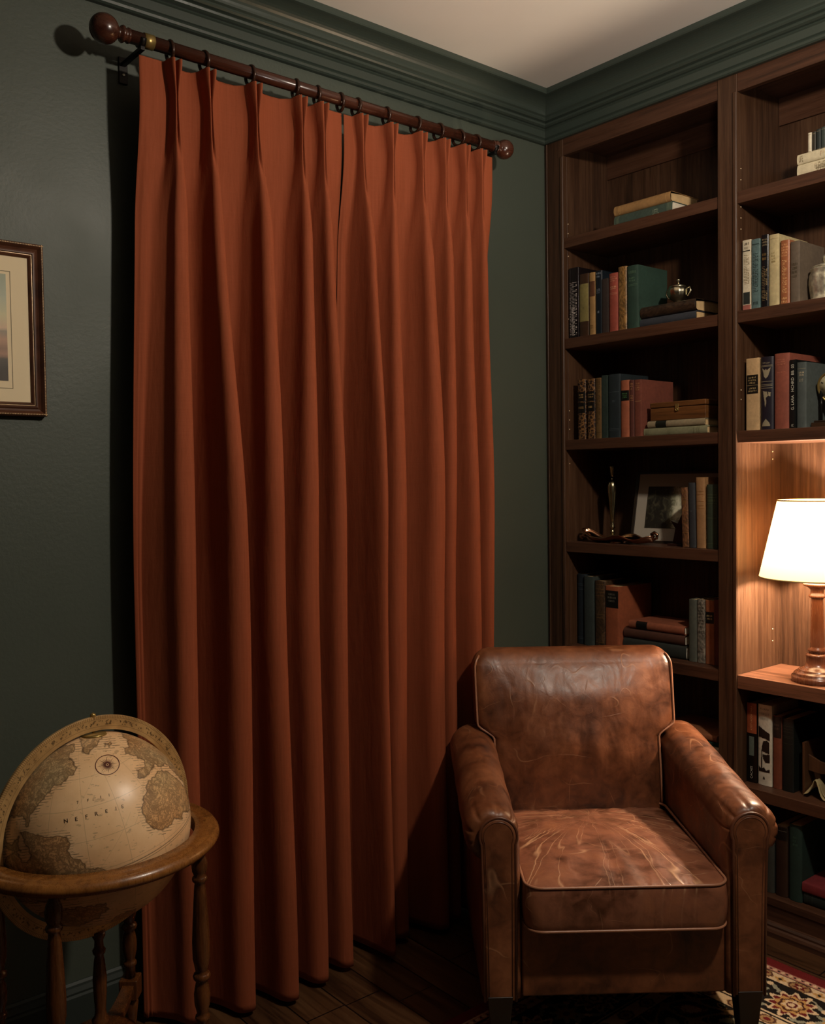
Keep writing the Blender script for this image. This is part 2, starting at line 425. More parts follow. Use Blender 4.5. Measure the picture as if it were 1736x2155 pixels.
# ------------------------------------------------------------------ books
_mc = {}
def m_cloth(col, kind='cloth'):
    k = (col, kind)
    _c = [int(col[i:i+2], 16) for i in (0, 2, 4)]; _l = sum(_c)/3; _s = .9 if _l < 150 else 1.
    col = ''.join('%02x' % int(max(0, min(255, (_l+(x-_l)*.86)*_s))) for x in _c)
    if k in _mc: return _mc[k]
    if kind == 'tooled':
        N = NT('tooled_leather', .38, 0, .5); co = N.coord()
        v = N.n('ShaderNodeTexVoronoi', {'Vector': co, 'Scale': 75.}, feature='DISTANCE_TO_EDGE').outputs['Distance']
        w = N.noise(co, 120, 2, .5, 2.)
        l = N.math('MULTIPLY', N.math('LESS_THAN', v, .11), N.math('GREATER_THAN', w, .42))
        N.base(N.mix(N.math('MULTIPLY', l, .75), lin(col), lin('8a6238')))
        N.put(N.b, 'Normal', N.bump(l, .5, .0008))
    elif kind == 'marbled':
        N = NT('marbled_leather', .42, 0, .5); co = N.coord((1, 1, .6))
        v = N.noise(co, 45, 5, .65, 2.)
        c = lin(col)
        N.base(N.ramp(v, [(.38, tuple(x*.45 for x in c[:3])+(1,)), (.5, c), (.68, tuple(min(1, x*2.2) for x in c[:3])+(1,))]))
        N.put(N.b, 'Normal', N.bump(v, .3, .001))
    else:
        rough = {'cloth': .75, 'leather': .42, 'gloss': .22}[kind]
        N = NT({'cloth': 'book_cloth', 'leather': 'book_leather', 'gloss': 'glossy_jacket'}[kind], rough, 0, .4); co = N.coord()
        c = lin(col); v = N.math('ADD', N.math('MULTIPLY', N.noise(co, 14, 4), .6), N.math('MULTIPLY', N.noise(co, 90, 3), .4))
        N.base(N.ramp(v, [(.32, tuple(x*.72 for x in c[:3])+(1,)), (.55, c), (.75, tuple(min(1, x*1.28) for x in c[:3])+(1,))]))
        N.put(N.b, 'Normal', N.bump(N.noise(co, 500 if kind == 'cloth' else 150, 2), .2, .0006))
    _mc[k] = N.m; return N.m
def m_ink(col, rough=.5, metal=0.):
    k = ('ink', col, metal)
    if k not in _mc: _mc[k] = m_plain('spine_ink', col, rough, metal)
    return _mc[k]
GOLD = ('b08c4e', .35, .6)

def book(loc, t, h, d, col, label, kind='cloth', deco=(), round_=.16, ribs=(), rot=None, group=None, lean=0., pages=None, yaw=0., name='book'):
    """loc: foot of spine (middle of thickness). standing: +z up, spine to -x.  rot='flat': lies down, head to -y"""
    e = empty(name, loc, label, 'book', group)
    if rot == 'flat': e.rotation_euler = (pi/2, 0, yaw)
    else: e.rotation_euler = (lean, 0, yaw); e.location.z += t/2*abs(sin(lean))
    rb = t*round_; bt = min(.003, t*.12)
    def sx(y): q = min(1., abs(2*y/t)); return rb*(1-sqrt(max(0, 1-q*q*.96)))*1.2 if round_ else 0.
    # cover: spine arc + two boards as one closed outline
    ys = [t*(k/14-.5) for k in range(15)]
    outer = [(d, -t/2), (d*.5, -t/2), (sx(t/2)+.006, -t/2)] + [(sx(y), y) for y in ys] + [(sx(t/2)+.006, t/2), (d*.5, t/2), (d, t/2)]
    inner = [(d, t/2-bt)] + [(sx(y*.85)+bt*.9, max(-t/2+bt, min(t/2-bt, y))) for y in reversed(ys)] + [(d, -t/2+bt)]
    ol = outer+inner; m = MB(); m.prism([(a, b) for a, b in ol], 0, h, 'z')
    # grooves for joints: smooth only on arc
    o = m.build('cover', m_cloth(col, kind), e, bevel=min(.0009, bt*.4), seg=2)
    pg = MB(); ins = .0035
    pin = [(sx(y*.85)+bt, max(-t/2+bt, min(t/2-bt, y))) for y in ys]
    pl = pin+[(d-ins, t/2-bt), (d-ins-.003, 0), (d-ins, -t/2+bt)]
    pg.prism(pl, ins*.8, h-ins*.8, 'z'); pg.build('pages', pages or M_pages, e)
    def S(u, v, off=.0004):  # u in -.5..+.5 viewer's left -> right ; v metres height
        y = -u*t; return (sx(y)-off, y, v)
    if ribs:
        rm = MB()
        for v in ribs:
            P = []
            for k in range(13):
                u = -.48+.96*k/12; P.append([S(u, v*h-.003, 0.0), S(u, v*h-.0015, .0018), S(u, v*h+.0015, .0018), S(u, v*h+.003, 0.0)])
            rm.grid(P)
        rm.build('raised_bands', m_cloth(col, 'leather' if kind != 'tooled' else kind), e)
    inks = []
    def patch(mb, u0, u1, v0, v1, off, n=10):
        P = [[S(lerp(u0, u1, k/n), v0, off), S(lerp(u0, u1, k/n), v1, off)] for k in range(n+1)]
        mb.grid(P)
    for dd in deco:
        ty = dd[0]
        if ty == 'label':
            _, v0, v1, c = dd[:4]; u = dd[4] if len(dd) > 4 else .49
            mb = MB(); patch(mb, -u, u, v0*h, v1*h, .0005)
            if abs(u) > .45 and len(dd) > 5:   # jacket colour block that runs round onto the boards
                pass
            q = mb.build('title_label' if v1-v0 < .4 else 'jacket_panel', m_cloth(c, 'leather'), e); q['label'] = ('dark ' if sum(lin(c)[:3]) < .3 else 'pale ')+'spine panel'
        elif ty == 'lines':   # thin gold rules
            _, vs, c = dd[:3]; w = dd[3] if len(dd) > 3 else .0009
            mb = MB(); inks.append((c, mb))
            for v in vs: patch(mb, -.44, .44, v*h-w/2, v*h+w/2, .0008)
        elif ty == 'scrib':   # lettering too small to read: rows of strokes
            _, v0, v1, rows, c = dd[:5]; wd = dd[5] if len(dd) > 5 else .36
            mb = MB(); inks.append((c, mb)); rs = random.Random(hash((label, v0)) & 0xffff if False else int(v0*1000)+len(label))
            for r in range(rows):
                vc = lerp(v1, v0, (r+.5)/rows)*h; hh = abs(v1-v0)*h/rows*.55; ww = wd*rs.uniform(.65, 1.)
                u = -ww
                while u < ww:
                    k = rs.random()
                    us = min(.0011/t, .08)
                    patch(mb, u, u+us, vc-hh/2, vc+hh/2, .0008)
                    if k > .35: patch(mb, u, min(ww, u+us*2.6), vc+hh*(.5 if k > .6 else -.5)-.0004, vc+hh*(.5 if k > .6 else -.5)+.0004, .0008)
                    if k > .7: patch(mb, u+us*2., u+us*3., vc-hh/2, vc+hh/2, .0008)
                    u += us*(3.4 if k < .85 else 5.2)
        elif ty == 'vscrib':   # tall running lettering
            _, v0, v1, c, uw = dd[:5]
            mb = MB(); inks.append((c, mb)); rs = random.Random(int(v0*977)+len(label)); v = v0*h
            while v < v1*h:
                a = rs.random(); s_ = rs.uniform(.0022, .0042)
                patch(mb, -uw, uw*(1 if a > .3 else .2), v, v+.0009, .0008)
                if a > .25: patch(mb, (-uw if a > .6 else uw-.08), (-uw+.08 if a > .6 else uw), v, v+s_, .0008)
                if a > .5: patch(mb, -uw*.1, uw*.1, v, v+s_*.8, .0008)
                v += s_+.0016
        elif ty == 'text':
            _, s_, vc, size, c, mode = dd[:6]
            mb = MB(); inks.append((c, mb)); vs, fs = text_polys(s_, size)
            if mode == 'up': pv = [S((-y)/t*-1*-1 if False else (-y)/t, vc*h+x, .0009) for x, y, _z in vs]
            elif mode == 'down': pv = [S(y/t, vc*h-x, .0009) for x, y, _z in vs]
            else: pv = [S(x/t, vc*h+y, .0009) for x, y, _z in vs]
            mb.add(pv, fs)
        elif ty == 'pic':    # dark woodcut picture on the spine
            _, v0, v1, c, shapes = dd
            mb = MB(); inks.append((c, mb))
            NX, NY = 26, 70
            for a in range(NX):
                for b in range(NY):
                    px, py = (a+.5)/NX, (b+.5)/NY
                    hitp = False
                    for sh in shapes:
                        ins = False; q = len(sh)
                        for i in range(q):
                            x0_, y0_ = sh[i]; x1_, y1_ = sh[(i+1) % q]
                            if (y0_ > py) != (y1_ > py) and px < x0_+(py-y0_)*(x1_-x0_)/(y1_-y0_): ins = not ins
                        hitp |= ins
                    if hitp: patch(mb, -.42+.80*a/NX, -.42+.80*(a+1)/NX, lerp(v0, v1, b/NY)*h, lerp(v0, v1, (b+1)/NY)*h, .0009, 1)
    for c, mb in inks:
        met = .6 if c in ('b08c4e', 'c9a45e') else 0.
        mb.build('title_lettering', m_ink(c, .4, met), e)
    return e
G = 'b08c4e'
def row(shelf, items, xset, group):
    for it in items:
        ya, yb, h, d, col, label = it[:6]; kw = dict(it[6]) if len(it) > 6 else {}
        xs = kw.pop('xset', xset)
        t = abs(ya-yb)-.0006
        book((xs, (ya+yb)/2, SHZ[shelf]+.0004), t, h, d, col, label, group=group, **kw)

row('B', [
 (-.100, -.147, .262, .20, '1c1415', 'glossy black book crowded with white lettering, next to the bookcase side, second shelf down', dict(kind='gloss', round_=.08, deco=[('vscrib', .05, .80, 'b5aaa4', .36), ('vscrib', .04, .45, 'cfc4bd', .15)])),
 (-.1505, -.195, .231, .17, '4a2f1e', 'brown jacketed book with a long olive-yellow panel on its spine', dict(kind='leather', round_=.1, deco=[('label', .24, .84, '9a8a4e'), ('scrib', .44, .48, 1, '4a3a20', .1)])),
 (-.197, -.2255, .229, .17, 'b98a4c', 'narrow tan book with a brown upper title block beside a navy book', dict(deco=[('label', .62, .86, '6e4228', .47), ('scrib', .10, .17, 2, '6e4a28')])),
 (-.2265, -.2575, .230, .17, '15202a', 'navy black book with faint silver titling, fourth from the left on the second shelf', dict(kind='leather', deco=[('scrib', .88, .98, 2, '8a95a0'), ('scrib', .64, .72, 3, '7c8894'), ('scrib', .32, .38, 1, '8a95a0', .15)])),
 (-.2585, -.286, .196, .16, '3c2e28', 'short dull brown book squeezed between a navy book and a red book', dict(kind='cloth', round_=.05)),
 (-.2875, -.328, .210, .17, 'b04c38', 'brick red cloth book with gilt lines on the second shelf down', dict(deco=[('scrib', .85, .95, 3, 'c98a6c'), ('scrib', .72, .78, 2, 'd8a880'), ('lines', (.66, .64), 'c98a6c')])),
 (-.329, -.366, .226, .18, '8f6530', 'golden brown leather book with gilt tooling, between the red and the green book', dict(kind='marbled', deco=[('scrib', .78, .88, 3, G), ('lines', (.94, .70, .30, .12, .06), G)])),
 (-.368, -.4165, .222, .175, '2c4a3c', 'broad dark green book with its whole cover showing beside a lying stack', dict(deco=[('scrib', .86, .93, 1, '5e7a5e'), ('scrib', .74, .82, 2, '5e7a5e'), ('lines', (.70, .68), '5e7a5e')], round_=.1)),
], .015, 'books standing on the left second shelf')
row('C', [
 (-.134, -.172, .224, .17, '3a2419', 'tooled brown leather volume with a black title panel, left one of a matching pair', dict(kind='tooled', ribs=(.2, .42, .62, .8, .93), deco=[('label', .44, .80, '14100c', .48), ('scrib', .68, .76, 2, 'a08050'), ('scrib', .5, .56, 1, 'a08050')])),
 (-.180, -.2165, .222, .17, '3a2419', 'tooled brown leather volume with a black title panel, right one of a matching pair', dict(kind='tooled', ribs=(.2, .42, .62, .8, .93), deco=[('label', .46, .80, '14100c', .48), ('scrib', .68, .76, 2, 'a08050'), ('scrib', .5, .56, 1, 'a08050')])),
 (-.219, -.249, .222, .16, '7a5a30', 'narrow golden brown volume with dark floral tooling on the third shelf', dict(kind='leather', deco=[('vscrib', .25, .95, '3a2614', .3), ('lines', (.97, .1), '3a2614')])),
 (-.250, -.2755, .229, .17, '34423c', 'narrow slate green book beside a broad charcoal one, third shelf', dict(kind='gloss', round_=.06)),
 (-.2785, -.332, .229, .17, '2a3438', 'broad charcoal blue book standing left of an orange spine', dict(kind='leather', round_=.1, deco=[('lines', (.14, .12, .72), '5a6468'), ('scrib', .55, .6, 1, '5a6468', .1)])),
 (-.333, -.373, .203, .16, 'b8603c', 'orange cloth book with a square black label, third shelf of the left bay', dict(deco=[('label', .64, .82, '120f0c', .46), ('scrib', .68, .78, 3, '4a7a4a', .3)])),
 (-.374, -.3945, .201, .16, '6a3428', 'thin dark red book with gilt titling beside an orange one', dict(deco=[('scrib', .82, .95, 3, 'a87850'), ('scrib', .62, .74, 3, 'a87850')])),
 (-.3955, -.426, .200, .19, '84402c', 'maroon book with its cover showing behind a small wooden box', dict(deco=[('scrib', .80, .95, 4, 'a87850'), ('lines', (.62,), 'b89060')], round_=.08)),
], .02, 'books standing on the left third shelf')
row('E', [
 (-.100, -.140, .268, .17, '18242e', 'tall dark navy book at the left end of the fifth shelf', dict(xset=.05, deco=[('lines', (.86, .84, .80, .78, .1, .08), '4a5a66')])),
 (-.142, -.189, .263, .17, '3a4440', 'grey green book standing between navy and brown volumes, fifth shelf', dict(round_=.08)),
 (-.192, -.241, .249, .16, '4a3420', 'dark brown book with dull gilt bands beside a thick orange book', dict(kind='marbled', deco=[('lines', (.95, .88, .83, .78, .50, .45, .08), '8a6a3c')])),
 (-.244, -.306, .234, .20, 'b0562e', 'thick orange book with a black title label and wide cover showing, fifth shelf', dict(round_=.06, deco=[('label', .66, .93, '15120f', .46), ('scrib', .74, .90, 3, '6a6458', .3)])),
], .04, 'books standing on the left fifth shelf')
row('E', [
 (-.590, -.622, .214, .14, '5a5e50', 'pale grey green book at the left of a group of four, fifth shelf', dict()),
 (-.6225, -.654, .216, .14, '7a7264', 'grey patterned book beside an orange spine with a black label', dict(kind='marbled', deco=[('scrib', .55, .95, 8, '3c382e', .42), ('lines', (.5, .48, .18), '3c382e')])),
 (-.6545, -.6885, .217, .14, 'a85c30', 'orange book with a square black label near the middle upright', dict(deco=[('label', .64, .82, '14110e', .48), ('scrib', .69, .78, 2, 'b09868', .3)])),
 (-.6895, -.711, .222, .14, '6a2a20', 'slim dark red book tight against the middle upright of the bookcase', dict()),
], .055, 'books standing on the right of the left fifth shelf')
row('D', [
 (-.583, -.610, .204, .105, '7c5030', 'worn brown leather book leaning left beside the framed picture', dict(lean=-.030, kind='marbled', pages=M_pages_w, deco=[('lines', (.92, .82, .62, .42, .25), G), ('scrib', .72, .8, 1, G)])),
 (-.611, -.6365, .220, .105, '34363a', 'slate grey book leaning between two tan books', dict(lean=-.020, deco=[('scrib', .55, .58, 1, '5a5c60', .12)])),
 (-.638, -.672, .238, .105, 'b07c48', 'tall light tan book with gilt lines on the fourth shelf', dict(lean=-.012, deco=[('lines', (.80, .76, .66, .60, .56), '8a5a2c')])),
 (-.676, -.718, .214, .16, '3a4630', 'dark olive green book against the middle upright, fourth shelf', dict(deco=[('lines', (.84, .80, .70, .48, .08), '5c6444'), ('scrib', .72, .78, 1, '5c6444')])),
], .03, 'books leaning by the framed picture')
row('B', [
 (-.817, -.846, .222, .16, 'cfc2a4', 'cream paperback with dark lettering at the left end of the right bay', dict(kind='gloss', round_=.05, deco=[('scrib', .86, .97, 2, '5a5448'), ('vscrib', .38, .80, '8a7a5c', .3), ('label', .0, .08, 'b8685a'), ('label', .09, .26, '2e3430', .4), ('lines', (.845,), '2a2620', .003)])),
 (-.848, -.877, .219, .16, '5f7a78', 'teal blue jacketed book with flowing black script on its spine', dict(kind='gloss', round_=.08, deco=[('vscrib', .25, .80, '22302e', .3), ('lines', (.93, .92), '22302e'), ('scrib', .05, .12, 1, '16201e', .3)])),
 (-.880, -.905, .226, .16, '1a1a1c', 'glossy black book with broken gilt tooling between teal and cream spines', dict(kind='gloss', deco=[('scrib', .64, .76, 2, G), ('scrib', .84, .95, 3, '8a7a5c'), ('vscrib', .10, .58, '8a7450', .36)])),
 (-.906, -.939, .221, .18, 'b8a574', 'cream yellow book, tallest of the right-bay row, cover showing above its neighbour', dict(round_=.12, deco=[('scrib', .60, .76, 4, '8a784c', .2), ('lines', (.94,), '9a885c')])),
 (-.943, -.974, .196, .16, 'b0643a', 'orange leather book with bright gilt script, right bay second shelf', dict(kind='leather', deco=[('vscrib', .18, .70, 'e0b078', .22), ('scrib', .74, .95, 5, 'd09868'), ('scrib', .02, .12, 2, 'e0b078')])),
 (-.977, -1.007, .186, .155, '6a5a48', 'taupe book with dark lettering standing next to the silver jar', dict(kind='cloth', round_=.1, deco=[('scrib', .40, .66, 4, '4a4030')])),
], .02, 'books on the right-bay second shelf')
row('C', [
 (-.823, -.868, .229, .17, 'c09a68', 'tan cloth book with a large black title label, right bay above the lamp', dict(round_=.05, deco=[('label', .51, .77, '17120d', .44), ('scrib', .64, .75, 3, 'a08a60', .32), ('lines', (.625,), 'a08a60'), ('scrib', .53, .60, 2, 'a08a60', .32)])),
 (-.871, -.915, .229, .17, '241f2b', 'purple-black leather book with silver emblems on its spine', dict(kind='leather', deco=[('scrib', .90, .93, 1, '8a8068'), ('lines', (.88, .66, .62, .60, .57, .865), '8a8068', .0013), ('pic', .70, .85, '8a8068', [[(.1, 1), (.25, .5), (.3, .2), (.5, 0), (.7, .2), (.85, .6), (.95, 1), (.6, .75), (.5, .9), (.4, .75)]]), ('pic', .30, .53, '8a8068', [[(.2, 1), (.6, .95), (.7, .7), (.5, .6), (.55, .3), (.42, 0), (.38, .35), (.3, .6)], [(.7, .95), (.95, .9), (.9, .65), (.75, .72)]]), ('pic', .05, .15, '8a8068', [[(.1, 0), (.9, 0), (.85, .4), (.5, 1), (.2, .5)]])])),
 (-.918, -.968, .234, .20, '9a4a34', 'broad red-brown cloth book, tallest on the shelf above the lamp', dict(round_=.12, deco=[('scrib', .84, .93, 3, 'a86850'), ('scrib', .74, .76, 1, 'a86850')])),
 (-.970, -.9915, .210, .17, '181a1a', 'thin black book with white capitals running up its spine', dict(kind='gloss', round_=.04, deco=[('text', 'G. LARA   HCHRD  BB  03', .60, .0125, 'b8b4a4', 'up'), ('text', 'F1', .05, .010, 'b8b4a4', 'up')])),
 (-.9925, -1.023, .200, .18, '4c5652', 'slate grey book with cover showing behind the round clock', dict(round_=.12, deco=[('scrib', .78, .86, 2, 'a89c80', .3), ('scrib', .70, .75, 2, 'a89c80', .2), ('lines', (.90,), '8a846c')])),
], .03, 'books on the right-bay third shelf')
MAN = [[(0, 1), (1, .86), (1, .70), (.6, .74), (.0, .76)], [(.45, .68), (.75, .70), (.98, .66), (.98, .42), (.85, .42), (.3, .46), (.3, .54)], [(.28, .48), (.36, .48), (.32, .02), (.2, .02)], [(.38, .38), (1, .40), (1, .22), (.62, .22), (.42, .30)], [(0, .12), (.2, .06), (.5, .10), (.7, .04), (1, .08), (1, 0), (0, .0)]]
row('F', [
 (-.813, -.848, .260, .17, '1a1411', 'black paperback with an orange upper half, left of the white woodcut spine', dict(round_=.06, kind='gloss', pages=M_pages_w, deco=[('label', .62, 1.0, 'b0502a', .49), ('text', 'ATOT I KOOR DARA', .81, .0085, 'd8a070', 'up'), ('label', .34, .58, '6a786c', .25), ('text', 'CACAES', .13, .011, 'b8b4a8', 'up')])),
 (-.851, -.899, .262, .17, 'cdc4ad', 'white spined book with a black woodcut of a standing man', dict(round_=.1, pages=M_pages_w, deco=[('scrib', .93, .96, 1, '6a6458', .44), ('scrib', .86, .91, 1, '7a7466', .42), ('scrib', .80, .85, 1, '9a9484', .38), ('pic', .17, .73, '1e1614', MAN), ('pic', .08, .115, '2a2420', [[(.4, 0), (.6, 0), (.58, .5), (.5, 1), (.42, .6)]])])),
 (-.903, -.932, .234, .16, '8a4024', 'rust orange book with a dark brown top third, beside the white woodcut spine', dict(deco=[('label', .70, .99, '2a1c16', .49), ('scrib', .80, .9, 2, '5a4636')])),
 (-.936, -.973, .231, .17, '1c201c', 'thick black-green book with faint rules at the right of the lowest open shelf', dict(kind='leather', round_=.1, deco=[('lines', (.90, .86, .82, .76, .74, .66), '3a3e34')])),
], .05, 'books under the lamp shelf')
row('0', [
 (-.880, -.918, .181, .15, '3a3c34', 'dull grey green book half hidden behind the chair arm on the bottom shelf', dict()),
 (-.922, -.963, .226, .16, '3a2418', 'dark brown book with black bands beside a green book on the bottom shelf', dict(kind='leather', deco=[('label', .80, .98, '16110d', .49), ('lines', (.93,), '6a6458')])),
 (-.967, -1.010, .241, .17, '1f3a30', 'tall bottle green book on the bottom shelf beside a red-topped stack', dict(deco=[('scrib', .72, .86, 3, '3c5a48', .15)])),
], .03, 'books on the bottom shelf')

def flat(x, ya, yb, z, t, d, col, label, group, **kw):
    """lies on its side, spine to the room, head at yb (nearest the camera)"""
    L = abs(ya-yb)
    # local z -> -y, local y -> +z ; foot at ya
    return book((x, ya, z+t/2+.0004), t, L, d, col, label, rot='flat', group=group, **kw)
g = 'stack on the left top shelf'
flat(.05, -.287, -.535, 2.344, .046, .16, '46584a', 'faded green book lying under a tan one on the top shelf', g, pages=M_pages_w, deco=[('lines', (.02, .05, .07, .09, .92, .94, .96, .98), '7a8468', .0012), ('vscrib', .68, .78, '8a947c', .2)])
flat(.05, -.286, -.527, 2.3905, .036, .17, 'b8854a', 'tan book lying on top of a green book, top shelf', g, round_=.3, deco=[('lines', (.03, .10, .12, .93), 'd0a868', .0012)])
g = 'lying books on the left second shelf'
flat(.025, -.4175, -.643, 1.969, .030, .21, '3a3e46', 'blue grey book lying beneath a brown leather book, second shelf', g, round_=.3)
flat(.025, -.4175, -.641, 1.9995, .0415, .22, '3a281a', 'marbled brown leather book lying under the little silver bowl', g, kind='marbled', round_=.35)
g = 'lying books on the left third shelf'
flat(.03, -.428, -.682, 1.589, .026, .17, '8a8862', 'pale olive book lying at the bottom under the wooden box', g, deco=[('lines', (.03, .05, .08, .4, .42, .80, .85, .88), '5c5a3a')])
flat(.03, -.443, -.672, 1.6155, .0245, .16, 'a08c68', 'cream book with a black spine label lying directly under the wooden box', g, round_=.3, deco=[('label', .15, .34, '1c2018', .49), ('lines', (.36,), '5c4a30')])
g = 'lying books on the left fifth shelf'
flat(.06, -.310, -.578, .811, .047, .16, '2e322c', 'thick dark green-grey book at the bottom of a three-book pile behind the chair', g, pages=M_pages_w)
flat(.06, -.312, -.572, .8585, .037, .16, '5a3020', 'brown book in the middle of a three-book pile behind the chair', g, pages=M_pages_w, round_=.28)
flat(.06, -.335, -.571, .896, .029, .17, 'a85634', 'orange book with a black label topping a three-book pile', g, pages=M_pages_w, round_=.28, deco=[('label', .14, .34, '16120f', .49)])
g = 'lying books on the left sixth shelf'
flat(.035, -.50, -.722, .449, .068, .17, '14100e', 'thick black book at the bottom of the low stack by the middle upright', g)
flat(.035, -.50, -.724, .5175, .0245, .17, 'b0a88c', 'cream book in the low stack by the middle upright', g, pages=M_pages_w)
flat(.035, -.49, -.722, .5425, .012, .16, '12382c', 'thin dark green book with white lettering in the low stack', g, round_=.05, deco=[('text', 'SL & PITTERSE', .62, .0095, 'c8ccc0', 'up')])
flat(.035, -.48, -.712, .555, .022, .20, 'a05a30', 'orange brown book on top of the low stack by the middle upright', g, round_=.25)
g = 'cream books on the right-bay top shelf'
flat(.03, -.993, -1.25, 2.344, .040, .17, 'cdbf9c', 'thicker cream book with small brown print, lower of two on the right-bay top shelf', g, pages=M_pages_w, deco=[('scrib', .15, .50, 1, '6a5c40', .15), ('vscrib', .22, .50, '7a6a4c', .32)])
flat(.03, -.993, -1.24, 2.3845, .030, .17, 'cdbf9c', 'thinner cream book, upper of two on the right-bay top shelf', g, pages=M_pages_w, deco=[('vscrib', .03, .07, '7a6a4c', .3), ('vscrib', .30, .36, '9a6a4c', .25)])
g = 'small books standing on the cream stack'
for ya, yb, hh, col, lab in ((-1.017, -1.028, .063, 'd8ccb0', 'tiny white book standing on the upper cream book'), (-1.030, -1.041, .062, '3a3428', 'tiny dark brown book standing beside a tiny white one'),
                             (-1.042, -1.056, .066, '28302e', 'tiny slate book standing on the cream stack'), (-1.057, -1.072, .068, '3c4642', 'tiny grey green book standing on the cream stack'), (-1.073, -1.09, .068, '2a2e34', 'tiny blue-black book standing at the frame edge')):
    book((.05, (ya+yb)/2, 2.4149), abs(ya-yb)-.0006, hh, .05, col, lab, group=g, kind='leather', deco=[('lines', (.9, .1), '8a7a5c')])
g = 'stack on the right-bay bottom shelf'
flat(.035, -1.014, -1.25, .116, .039, .17, '1a241e', 'black-green book lying under a red one on the bottom shelf', g, deco=[('lines', (.05, .12, .3), '3a443a')])
flat(.03, -1.012, -1.26, .1555, .030, .18, '8a2428', 'crimson book lying on top of a dark one on the bottom shelf', g, round_=.1)

# ------------------------------------------------------------------ shelf ornaments
def lathe_part(name, prof, mat, parent, n=40, mod=None, c=(0, 0, 0), axis='z'):
    return MB().lathe(prof, c, n, axis, mod).build(name, mat, parent)
sb = empty('sugar_bowl', (.115, -.515, 2.0415), 'small silver lidded bowl sitting on the brown leather book', 'bowl')
gad = lambda a, z: 1+.05*abs(sin(a*7))
lathe_part('bowl', [(.001, 0), (.019, 0), (.019, .004), (.011, .009), (.012, .014), (.027, .024), (.036, .038), (.038, .050), (.034, .060), (.031, .064), (.029, .062), (.001, .05)], M_silver, sb, 48, gad)
lathe_part('lid', [(.001, .061), (.033, .063), (.032, .068), (.020, .073), (.006, .076), (.001, .076)], M_silver, sb)
lathe_part('lid_knob', [(.001, .075), (.004, .077), (.003, .083), (.007, .088), (.006, .093), (.001, .095)], M_silver, sb, 20)
for s_ in (-1, 1):
    MB().tube([(0, s_*.033, .055), (0, s_*.047, .060), (0, s_*.050, .045), (0, s_*.040, .030), (0, s_*.034, .032)], .0028, 8).build('handle', M_silver, sb)

kb = empty('keepsake_box', (.035, -.563, 1.6405), 'small brown wooden box with a metal latch resting on two pale books', 'box')
M_box = m_wood('antique_box_wood', '3c2310', '7a4e28', axis='y', scale=1.4, rough=.4)
part('box_body', MB().box(0, .12, -.110, .110, 0, .043), M_box, .002, parent=kb)
part('lid', MB().box(-.001, .121, -.111, .111, .0445, .063), M_box, .003, parent=kb)
part('latch', MB().box(-.004, 0, -.007, .007, .030, .054), M_brass, .001, 'small brass latch', parent=kb)
MB().torus((-.005, 0, .034), .004, .0012, 'x', 20, 8).build('latch_ring', M_brass, kb)

cs = empty('candlestick', (.135, -.206, 1.204), 'slender brass candlestick standing behind a wavy metal dish', 'candlestick')
M_cs = m_plain('dull_silver_brass', 'c4b890', .22, 1., var=.3, nscale=30)
lathe_part('base', [(.001, 0), (.046, 0), (.047, .004), (.040, .008), (.022, .016), (.009, .024), (.006, .030)], M_cs, cs)
lathe_part('stem', [(.006, .028), (.010, .034), (.006, .040), (.005, .047), (.011, .052), (.006, .057), (.008, .063), (.005, .068), (.0065, .075), (.010, .120), (.0155, .180), (.0175, .205), (.0155, .222), (.008, .230), (.004, .236), (.005, .244)], M_cs, cs, 28)
lathe_part('candle_cup', [(.004, .242), (.0055, .250), (.008, .262), (.0095, .276), (.0115, .282), (.0105, .284), (.008, .280), (.007, .262), (.001, .262)], M_cs, cs, 24)

dish = empty('serving_dish', (.062, -.286, 1.204), 'long wavy copper-toned silver dish with scrolled ends on the fourth shelf', 'dish')
P = []; M_cop = m_plain('coppery_silver', 'b08468', .16, 1., var=.2, nscale=30)
nu, nv = 60, 18
for i in range(nu+1):
    u = i/nu*2-1; rowp = []
    wd = .044*sqrt(max(0.02, 1-abs(u)**3))*(1+.10*sin(5*u+.6))
    lift = .006+.020*max(0, -u-.25)**1.0*0 + .030*sm((abs(u)-.55)/.45)*(1 if u < 0 else .35)+.006*sin(4.2*u+1)
    for j in range(nv+1):
        v = j/nv*2-1
        rim = .016*abs(v)**3
        rowp.append((v*wd, -u*-1*.158*-1, lift+rim+.004*sin(8*u)*abs(v)))
    P.append(rowp)
dm = MB(); dm.grid(P); o = dm.build('dish_body', M_cop, dish, solid=.003, sub=1)
rim = [(P[i][0]) for i in range(nu+1)]+[P[i][-1] for i in range(nu, -1, -1)]
MB().tube(rim, .0028, 8, closed=True).build('rolled_rim', M_cop, dish)
MB().lathe([(.001, 0), (.030, 0), (.028, .006), (.020, .010), (.001, .011)], (0, 0, 0), 30).build('foot', M_cop, dish)
cu = [(0, -.150, .036), (.0, -.162, .044), (0, -.174, .038), (0, -.172, .024), (0, -.160, .020), (0, -.156, .028)]
MB().tube(cu, lambda t: .007-.003*t, 10).build('scroll_end', M_cop, dish)
cu = [(0, .150, .020), (.0, .165, .022), (0, .172, .012), (0, .160, .008)]
MB().tube(cu, lambda t: .006-.002*t, 10).build('scroll_end', M_cop, dish)

